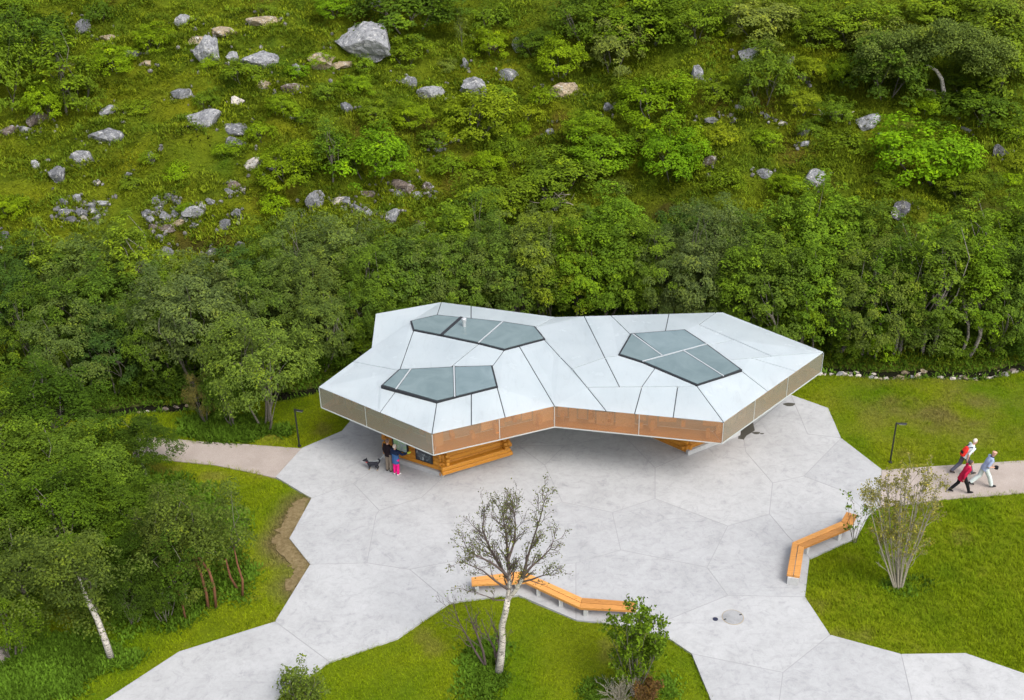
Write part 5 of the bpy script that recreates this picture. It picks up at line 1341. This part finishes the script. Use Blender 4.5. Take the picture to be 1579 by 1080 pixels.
# ------------------------------------------------------------------ lamp posts, manhole, drain, wet stain
def lamp(base, top, arm_dir, label):
    b = P(*base, 0.02); H = PV(top[0], top[1], b[1])[2]
    r_ = empty('lamp_post', b, label, 'lamp post')
    MB().tube([(0, 0, -0.1), (0, 0, H - 0.02)], [0.036, 0.032], 10).build('pole', M['lamp'], r_, smooth=False)
    MB().lathe([(0.09, -0.02), (0.09, 0.03), (0.05, 0.05)], 12).build('foot', M['lamp'], r_)
    hd = MB().bar((0.0, 0, H - 0.06), (arm_dir[0] * 0.44, arm_dir[1] * 0.44, H - 0.06), 0.09, 0.055).build('lamp_head', M['lamp'], r_, bevel=0.01)
    MB().bar((arm_dir[0] * 0.12, arm_dir[1] * 0.12, H - 0.098), (arm_dir[0] * 0.40, arm_dir[1] * 0.40, H - 0.098), 0.08, 0.008).build('lens', M['mullion'], hd)
lamp((1372.5,713), (1382.5,652), (1.0, -0.1), 'thin black lamp post standing on the right lawn')
lamp((461.7,688), (453,631), (0.9, -0.3), 'thin black lamp post on the left lawn beside the roof tip')
c = P(1130, 952, ZP)
r_ = empty('manhole_cover', c, 'round concrete manhole cover set in the plaza', 'manhole')
s_ = 17 * mpp(c)
MB().lathe([(s_, 0.001), (s_, 0.006), (s_ * 0.965, 0.010), (s_ * 0.93, 0.004)], 40).build('ring', M['backing'], r_)
MB().lathe([(s_ * 0.93, 0.001), (s_ * 0.93, 0.012), (s_ * 0.5, 0.014)], 40).build('lid', M['lid'], r_)
for a in (0.35, 0.35 + math.pi): MB().box((math.cos(a) * s_ * 0.8, math.sin(a) * s_ * 0.8, 0.014), (0.10, 0.05, 0.008), a).build('lifting_slot', M['dark'], r_)
c = P(1103, 955, ZP)
m, nt, b = mat('blue_black_iron', (0.022, 0.024, 0.05), 0.4)
tag(MB().lathe([(0.10, 0.0), (0.10, 0.008), (0.075, 0.012), (0.07, 0.006)], 20).build('drain_cover', m), 'small blue-black drain cover left of the manhole', 'drain cover').location = tuple(c)
wet = [(1139,669),(1146,652),(1160,647),(1164,664),(1158,668),(1151,672),(1147,678),(1138,677)]
q = [P(x, y, ZP)[:2] for x, y in wet]
if area2(q) < 0: q = q[::-1]
tag(MB().prism(q, ZP + 0.004, ZP - 0.005).build('water_stain', M['wet']), 'dark wet stain on the concrete beside the right base', 'water stain', kind='structure')
for (x, y, r0) in [(1166,668,.13),(1175,669,.07),(1217,624,.2)]:
    c = P(x, y, ZP)
    tag(MB().prism([(c[0] + r0 * 1.4 * math.cos(a) * (1 + .2 * math.sin(3*a)), c[1] + r0 * .8 * math.sin(a)) for a in np.linspace(0, 6.28, 12, endpoint=False)], ZP + 0.004, ZP - 0.005).build('water_stain', M['wet']), 'small splash of wet concrete near the right base', 'water stain', kind='structure')

# ------------------------------------------------------------------ people and the dog
def remesh(mb, name, vox, m, sm=2):
    me = mb.mesh(name, None)
    o = bpy.data.objects.new('temp_' + name, me); COL.objects.link(o)
    r_ = o.modifiers.new('r', 'REMESH'); r_.mode = 'VOXEL'; r_.voxel_size = vox
    s = o.modifiers.new('s', 'SMOOTH'); s.iterations = sm; s.factor = 0.5
    dg = bpy.context.evaluated_depsgraph_get()
    out = bpy.data.meshes.new_from_object(o.evaluated_get(dg))
    bpy.data.objects.remove(o); out.name = name
    out.materials.clear()
    if m: out.materials.append(m)
    for p in out.polygons: p.use_smooth = True
    return out
def cloth(name, c, rough=0.85):
    m, nt, b = mat(name, c, rough, 0.15)
    k = ramp(nt, noise(nt, 9, 4, 0.6, wpos(nt)), [(0.3, tuple(x * 0.85 for x in c)), (0.7, tuple(min(1, x * 1.12) for x in c))])
    nt.links.new(k, b.inputs['Base Color']); return m
SKIN = mat('skin', (0.50, 0.285, 0.205), 0.55, 0.3)[0]
def hand(mb, w, d, curl=0.6, side=1):
    """palm and five fingers from the wrist w along d"""
    w, d = Vector(w), Vector(d).normalized(); s = d.cross(Vector((0, 0, 1)))
    s = s.normalized() if s.length > 1e-3 else Vector((0, 1, 0)); n = s.cross(d)
    mb.tube([w - d * 0.02, w + d * 0.04, w + d * 0.085], [(0.024, 0.020), (0.038, 0.017), (0.038, 0.014)], 8, flat=s)
    for i, L in enumerate((0.066, 0.076, 0.070, 0.055)):
        p = w + d * 0.082 + s * (0.028 - 0.019 * i)
        k1 = p + d * L * 0.45 - n * L * 0.15 * curl; k2 = k1 + d * L * 0.3 - n * L * 0.35 * curl; k3 = k2 + d * L * 0.1 - n * L * 0.35 * curl
        mb.tube([p, k1, k2, k3], [0.0095, 0.009, 0.008, 0.006], 6)
    p = w + d * 0.03 + s * 0.032
    mb.tube([p, p + d * 0.03 + s * 0.022, p + d * 0.058 + s * 0.018], [0.012, 0.0105, 0.008], 6)
def person(loc, heading, H, J, parts, label, hold=None):
    """J: joints in a 1.75 m figure facing +y. parts: clothing recipe"""
    k = H / 1.75
    root = empty('person', loc, label, 'person', rz=heading); root.scale = (k, k, k)
    v = {n: Vector(p) for n, p in J.items()}
    pel, chest, neck, head = v['pelvis'], v['chest'], v['neck'], v['head']
    sh = {s: v['sh' + s] for s in 'LR'}; xax = (sh['R'] - sh['L']).normalized()
    hip = {s: v['hip' + s] for s in 'LR'}
    fwd = v['look'].normalized()
    def torso(mb, g_=0.0, hem=None, wide=1.0):
        bottom = pel - (chest - pel).normalized() * (0.06 if hem is None else hem)
        pts = [bottom, pel.lerp(chest, 0.15), pel.lerp(chest, 0.45), pel.lerp(chest, 0.8), chest, chest.lerp(neck, 0.62), neck]
        rr = [(0.165, 0.115), (0.165, 0.118), (0.152, 0.11), (0.172, 0.12), (0.178, 0.115), (0.125, 0.085), (0.062, 0.058)]
        mb.tube(pts, [((a + g_) * wide, (b_ + g_) * wide) for a, b_ in rr], 14, flat=xax)
    def arm(mb, s, g_=0.0, upto=1.0):
        S, E, Wr = sh[s], v['el' + s], v['wr' + s]
        pts = [S.lerp(chest, 0.35), S, S.lerp(E, 0.5), E]; rr = [0.06, 0.058, 0.047, 0.040]
        if upto >= 1: pts += [E.lerp(Wr, 0.4), Wr]; rr += [0.040, 0.028]
        mb.tube(pts, [r_ + g_ for r_ in rr], 10)
    def leg(mb, s, g_=0.0, end=1.0, loose=0.0):
        Hh, K, A = hip[s], v['kn' + s], v['an' + s]
        pts = [Hh + Vector((0, 0, 0.05)), Hh.lerp(K, 0.35), K, K.lerp(A, 0.35), A]
        rr = [0.098, 0.080, 0.058 + loose, 0.056 + loose, 0.040 + loose * 1.4]
        mb.tube(pts, [r_ + g_ for r_ in rr], 12)
    # body: one continuous skin
    mb = MB(); torso(mb)
    for s in 'LR': arm(mb, s); leg(mb, s)
    mb.tube([neck - (chest - neck) * 0.0 - Vector((0, 0, 0.05)), neck, head - Vector((0, 0, 0.06))], [0.06, 0.054, 0.052], 10)
    up = (head - neck).normalized()
    mb.tube([head - up * 0.125 + fwd * 0.028, head - up * 0.09 + fwd * 0.022, head - up * 0.04 + fwd * 0.008, head + up * 0.02, head + up * 0.075 - fwd * 0.006, head + up * 0.115 - fwd * 0.01],
            [(0.030, 0.036), (0.052, 0.066), (0.068, 0.086), (0.076, 0.096), (0.064, 0.080), (0.022, 0.03)], 14, flat=fwd.cross(up))
    side = fwd.cross(up).normalized()
    mb.tube([head + fwd * 0.085 + up * 0.025, head + fwd * 0.115 - up * 0.025], [0.010, 0.017], 6)
    for sg in (-1, 1): mb.tube([head + side * sg * 0.068 + up * 0.03, head + side * sg * 0.082, head + side * sg * 0.070 - up * 0.03], [0.012, 0.02, 0.012], 6)
    body = remesh(mb, 'body', 0.016, SKIN)
    hb = MB()
    for s in 'LR': hand(hb, v['wr' + s], v['wr' + s] - v['el' + s], v.get('curl', Vector((0.7, 0, 0))).x)
    hm = hb.mesh('hand', None); bm = bmesh.new(); bm.from_mesh(body); bm.from_mesh(hm); bm.to_mesh(body); bm.free()
    for p in body.polygons: p.use_smooth = True
    link('body', body, root)
    em = mat('eye', (0.03, 0.02, 0.018), 0.2)[0]
    for sg in (-1, 1): MB().lathe([(0.004, -0.008), (0.010, -0.003), (0.010, 0.003), (0.004, 0.008)], 8, head + fwd * 0.091 + side * sg * 0.033 + up * 0.022).build('eye', em, root)
    MB().tube([head + fwd * 0.097 - up * 0.062 - side * 0.024, head + fwd * 0.102 - up * 0.064, head + fwd * 0.097 - up * 0.062 + side * 0.024], [0.005, 0.008, 0.005], 6).build('mouth', mat('lip', (0.34, 0.12, 0.10), 0.5)[0], root)
    for p in parts:
        mb = MB(); t = p[0]
        if t == 'trousers':
            torso_pts = [pel - Vector((0, 0, 0.10)), pel, pel.lerp(chest, 0.25)]
            mb.tube(torso_pts, [(0.172, 0.128), (0.176, 0.13), (0.165, 0.12)], 14, flat=xax)
            for s in 'LR': leg(mb, s, 0.016, loose=p[2])
            link('trousers', remesh(mb, 'trousers', 0.018, p[1]), root)
        elif t in ('jacket', 'shirt', 'sweater'):
            torso(mb, 0.022 if t == 'jacket' else 0.014, p[2], p[4] if len(p) > 4 else 1.0)
            for s in 'LR': arm(mb, s, 0.018 if t == 'jacket' else 0.012, p[3])
            link(t, remesh(mb, t, 0.018, p[1]), root)
        elif t == 'yoke':
            mb.tube([pel.lerp(chest, 0.72), chest, chest.lerp(neck, 0.62), neck], [(0.208, 0.148), (0.212, 0.15), (0.16, 0.12), (0.09, 0.085)], 14, flat=xax)
            for s in 'LR': arm(mb, s, 0.026)
            link('jacket_yoke', remesh(mb, 'yoke', 0.018, p[1]), root)
        elif t == 'shoes':
            for s in 'LR':
                A = v['an' + s]; T = v['toe' + s]
                d = (T - A); d.z = 0; d.normalize()
                mb2 = MB().tube([A - d * 0.07 - Vector((0, 0, 0.035)), A - d * 0.01 - Vector((0, 0, 0.015)), A.lerp(T, 0.55) - Vector((0, 0, 0.0)), T], [(0.036, 0.04), (0.046, 0.055), (0.048, 0.036), (0.034, 0.024)], 10, flat=d.cross(Vector((0, 0, 1))))
                link('shoe', remesh(mb2, 'shoe', 0.014, p[1], 1), root)
        elif t == 'hair':
            mb.tube([head - fwd * 0.03 - up * (0.05 + p[2]), head - fwd * 0.026 - up * 0.005, head - fwd * 0.022 + up * 0.05, head - fwd * 0.014 + up * 0.10, head - fwd * 0.012 + up * 0.128], [(0.070, 0.070), (0.084, 0.088), (0.082, 0.093), (0.060, 0.074), (0.02, 0.025)], 12, flat=side)
            link('hair', remesh(mb, 'hair', 0.014, p[1], 1), root)
        elif t == 'cap':
            mb.tube([head + up * 0.035, head + up * 0.08, head + up * 0.118, head + up * 0.135], [(0.084, 0.104), (0.080, 0.098), (0.055, 0.068), (0.015, 0.02)], 12, flat=side)
            if p[2]: mb.tube([head + up * 0.05 + fwd * 0.08, head + up * 0.04 + fwd * 0.17], [(0.068, 0.012), (0.05, 0.008)], 10, flat=side)
            link('cap', remesh(mb, 'cap', 0.013, p[1], 1), root)
        elif t == 'band':
            mb.tube([head + up * 0.045 - fwd * 0.0, head + up * 0.085], [(0.083, 0.103), (0.078, 0.096)], 14, flat=side)
            link('headband', mb.mesh('headband', p[1], True), root)
        elif t == 'backpack':
            bk = -v['face'].normalized(); ax = (chest - pel).normalized()
            c = pel.lerp(chest, 0.62) + bk * 0.19
            mb.tube([c - ax * 0.22, c - ax * 0.18, c + ax * 0.05, c + ax * 0.20, c + ax * 0.25], [(0.09, 0.06), (0.15, 0.095), (0.15, 0.10), (0.12, 0.075), (0.05, 0.03)], 12, flat=xax)
            o = link('backpack', remesh(mb, 'backpack', 0.018, p[1]), root)
            sb = MB()
            for s in 'LR':
                q = sh[s].lerp(chest, 0.30) + Vector((0, 0, 0.055))
                sb.tube([c + ax * 0.16 + (q - chest) * 0.5, q + bk * 0.05, q - bk * 0.10 - ax * 0.02, q - bk * 0.145 - ax * 0.16, pel.lerp(chest, 0.4) + (q - chest) * 0.9 - bk * 0.10, c - ax * 0.14 + (q - chest) * 0.6], [(0.028, 0.012)] * 6, 6, flat=xax)
            sb.build('strap', p[2], o)
            MB().tube([c - ax * 0.06 + bk * 0.09, c + ax * 0.05 + bk * 0.10], [(0.10, 0.03), (0.09, 0.025)], 8, flat=xax).build('pocket', p[3], o)
        elif t == 'pouch':
            q = v['wr' + p[2]] + (v['wr' + p[2]] - v['el' + p[2]]).normalized() * 0.08
            mb.tube([q - Vector((0, 0, 0.075)), q - Vector((0, 0, 0.05)), q + Vector((0, 0, 0.05)), q + Vector((0, 0, 0.07))], [0.04, 0.085, 0.085, 0.04], 10)
            link('pouch', mb.mesh('pouch', p[1], True), root)
        elif t == 'gloves':
            for s in p[2]:
                d = (v['wr' + s] - v['el' + s]).normalized()
                mb.tube([v['wr' + s] - d * 0.03, v['wr' + s] + d * 0.05, v['wr' + s] + d * 0.13, v['wr' + s] + d * 0.18], [0.042, 0.055, 0.05, 0.02], 8)
            link('glove', mb.mesh('glove', p[1], True), root)
        elif t == 'collar':
            mb.tube([neck - up * 0.05, neck + up * 0.03], [(0.095, 0.09), (0.075, 0.072)], 12, flat=xax)
            link('collar', mb.mesh('collar', p[1], True), root)
    return root
def stand(**kw):
    J = dict(pelvis=(0,0,.95), chest=(0,.01,1.30), neck=(0,.0,1.48), head=(0,.02,1.635), look=(0,1,-.1), face=(0,1,0), shL=(-.185,0,1.42), shR=(.185,0,1.42), elL=(-.235,-.02,1.13), elR=(.235,-.02,1.13), wrL=(-.235,.06,.89), wrR=(.235,.06,.89),
             hipL=(-.095,0,.92), hipR=(.095,0,.92), knL=(-.10,.01,.50), knR=(.10,.01,.50), anL=(-.105,-.02,.085), anR=(.105,-.02,.085), toeL=(-.12,.18,.03), toeR=(.12,.18,.03))
    J.update(kw); return J
def walk(lead='R', lean=0.06, **kw):
    o = 'L' if lead == 'R' else 'R'; sx = {'L': -1, 'R': 1}
    J = stand(pelvis=(0,0,.93), chest=(0,.04+lean,1.28), neck=(0,.05+lean*1.5,1.455), head=(0,.09+lean*1.6,1.605), shL=(-.185,.04+lean*1.4,1.39), shR=(.185,.04+lean*1.4,1.39), look=(0,1,-.25))
    J['hip'+lead] = (sx[lead]*.09,.02,.90); J['hip'+o] = (sx[o]*.09,-.02,.90)
    J['kn'+lead] = (sx[lead]*.09,.22,.50); J['an'+lead] = (sx[lead]*.09,.36,.095); J['toe'+lead] = (sx[lead]*.10,.56,.055)
    J['kn'+o] = (sx[o]*.09,-.12,.49); J['an'+o] = (sx[o]*.09,-.44,.16); J['toe'+o] = (sx[o]*.10,-.27,.03)
    J['el'+lead] = (sx[lead]*.235,-.14+lean,1.13); J['wr'+lead] = (sx[lead]*.24,-.16+lean,.89)
    J['el'+o] = (sx[o]*.235,.10+lean,1.12); J['wr'+o] = (sx[o]*.22,.26+lean,.93)
    J.update(kw); return J
A_, B_ = P(593, 706, ZP)[:2], P(682.6, 735.5, ZP)[:2]; Dw = (B_ - A_) / np.linalg.norm(B_ - A_); Nw = np.array([-Dw[1], Dw[0]])
if Nw[1] < 0: Nw = -Nw
hd = math.atan2(-Nw[0], Nw[1])
C = {n: cloth(n, c) for n, c in dict(black_knit=(.016,.010,.013), khaki=(.20,.165,.13), navy=(.012,.022,.055), blue=(.045,.115,.27), pink=(.80,.015,.22), white_shirt=(.62,.68,.70), slate=(.085,.085,.11), crimson=(.42,.012,.05), black=(.012,.012,.014), periwinkle=(.30,.36,.52), mint=(.55,.62,.60), red=(.62,.03,.02), brown_shoe=(.05,.04,.035), white=(.72,.70,.70), lime=(.42,.50,.05)).items()}
HR = {n: mat(n, c, 0.8)[0] for n, c in dict(grey_hair=(.17,.12,.10), white_hair=(.62,.55,.48), dark_hair=(.07,.05,.045), peach=(.60,.33,.22)).items()}
man = person(P(601, 726.5, ZP), hd, 1.68, stand(look=(.1,1,-.1)), [('trousers', C['khaki'], .012), ('sweater', C['black_knit'], .10, 1, 1.05), ('shoes', C['brown_shoe']), ('hair', HR['grey_hair'], 0.0)], 'person in a black sweater and khaki trousers, viewed from behind at the map board')
person(P(612, 732, ZP), hd - 0.1, 1.58, stand(elR=(.40,.06,1.28), wrR=(.58,.24,1.34), elL=(-.25,.0,1.14), wrL=(-.21,.12,.93)), [('trousers', C['pink'], .008), ('jacket', C['blue'], .26, 1, 1.06), ('yoke', C['navy']), ('shoes', C['white']), ('hair', HR['white_hair'], 0.02), ('gloves', C['lime'], 'R')], 'person in a blue jacket and hot pink trousers pointing at the map board')
R90 = -math.pi / 2
person(P(1483, 731, 0.05), R90 + 0.12, 1.80, walk('R', .14, look=(.0,1,-.45)), [('trousers', C['slate'], .012), ('shirt', C['white_shirt'], .08, 0.5, 1.04), ('shoes', C['brown_shoe']), ('hair', HR['white_hair'], 0.0), ('backpack', C['red'], C['navy'], C['black'])], 'person in a white shirt with a red backpack, rear walker on the path')
person(P(1480, 760, 0.05), R90 + 0.05, 1.66, walk('R', .10, look=(.0,1,-.3)), [('trousers', C['black'], .006), ('jacket', C['crimson'], .24, 1, 1.04), ('shoes', C['black']), ('hair', HR['dark_hair'], 0.03)], 'person in a crimson jacket and black trousers, nearest walker on the path')
person(P(1513, 750, 0.05), R90, 1.82, walk('R', .10, wrR=(.18,.30,1.05), elR=(.25,.0,1.12)), [('trousers', C['mint'], .018), ('shirt', C['periwinkle'], .10, 0.5, 1.06), ('collar', C['navy']), ('shoes', C['black']), ('band', HR['peach']), ('pouch', C['black'], 'R')], 'person in a pale blue shirt and off-white trousers carrying a black pouch')

# small dog, head to the left, tail up
pd = P(576, 724, ZP)
dog = empty('dog', pd, 'small black dog with pale paws on a leash', 'dog', rz=math.radians(172))
dk = mat('black_fur', (.014, .015, .022), .8)[0]; pw = mat('pale_fur', (.42, .34, .24), .8)[0]
mb = MB()
mb.tube([(-.25,0,.30),(-.18,0,.315),(-.04,0,.31),(.10,0,.30),(.19,0,.315),(.24,0,.34)], [(.05,.05),(.085,.09),(.088,.092),(.10,.115),(.09,.11),(.06,.07)], 12)
mb.tube([(.20,0,.34),(.26,0,.41),(.29,0,.46)], [.075,.062,.058], 10)
mb.tube([(.25,0,.48),(.30,0,.485),(.36,0,.465),(.43,0,.445),(.455,0,.44)], [(.05,.05),(.068,.066),(.055,.052),(.032,.030),(.016,.016)], 10)
for s in (-1, 1):
    mb.tube([(.28,s*.045,.52),(.275,s*.062,.56),(.30,s*.075,.535)], [.024,.022,.010], 6)
    mb.tube([(.16,s*.065,.28),(.155,s*.07,.17),(.165,s*.07,.09),(.165,s*.07,.03)], [.05,.034,.024,.022], 8)
    mb.tube([(-.19,s*.06,.30),(-.13,s*.07,.19),(-.225,s*.07,.115),(-.21,s*.07,.03)], [.07,.045,.025,.022], 8)
mb.tube([(-.24,0,.34),(-.30,0,.42),(-.315,0,.51),(-.27,0,.57),(-.22,0,.56)], [.03,.038,.042,.036,.015], 8)
link('body', remesh(mb, 'dog_body', 0.014, dk, 2), dog)
for x in (.175, -.20):
    for s in (-1, 1):
        MB().tube([(x-.02,s*.07,.015),(x+.01,s*.07,.03),(x+.045,s*.07,.015)], [.024,.03,.016], 8).build('paw', pw, dog, smooth=True)
MB().tube([(.42,0,.455),(.465,0,.447)], [.018,.010], 8).build('nose', mat('nose', (.004,.004,.004), .3)[0], dog)
MB().lathe([(.066,-.012),(.070,0),(.066,.012)], 12, (.262,0,.40)).build('collar', C['red'], dog)
# leash from the collar to the left hand
bpy.context.view_layer.update()
a = dog.matrix_world @ Vector((.20, 0, .43)); h_ = man.matrix_world @ Vector((-.23, .12, .83))
ls = MB(); pts = [a.lerp(h_, t) - Vector((0, 0, 0.18 * math.sin(math.pi * t))) for t in np.linspace(0, 1, 9)]
tag(ls.tube(pts, [.008] * 9, 6).build('leash', C['white_shirt']), 'thin pale leash between the dog and the person in black', 'leash')

# fallen branches among the back of the belt
def litter(px, py, n, L, seed, label):
    g = np.random.default_rng(seed); b = PG(px, py); mb = MB()
    for i in range(n):
        p = np.array([g.normal() * L * .4, g.normal() * L * .2, g.uniform(.1, .5)]); d = np.array([g.normal(), g.normal() * .4, g.normal() * .35]); d /= np.linalg.norm(d)
        branch_tube(mb, p - d * L / 2, p + d * L / 2, .03, .012, g, .08, 4, 3)
    o = mb.build('dead_branches', M['bark_pale']); o.location = tuple(b)
    tag(o, label, 'dead branches')
litter(858, 314, 22, 1.2, 1, 'heap of grey dead branches at the rim of the belt, centre')
litter(676, 230, 9, 0.8, 2, 'few bleached dead branches on the heath, centre')
litter(1285, 182, 8, 0.9, 3, 'bare grey twigs left of the rusty-topped boulder')
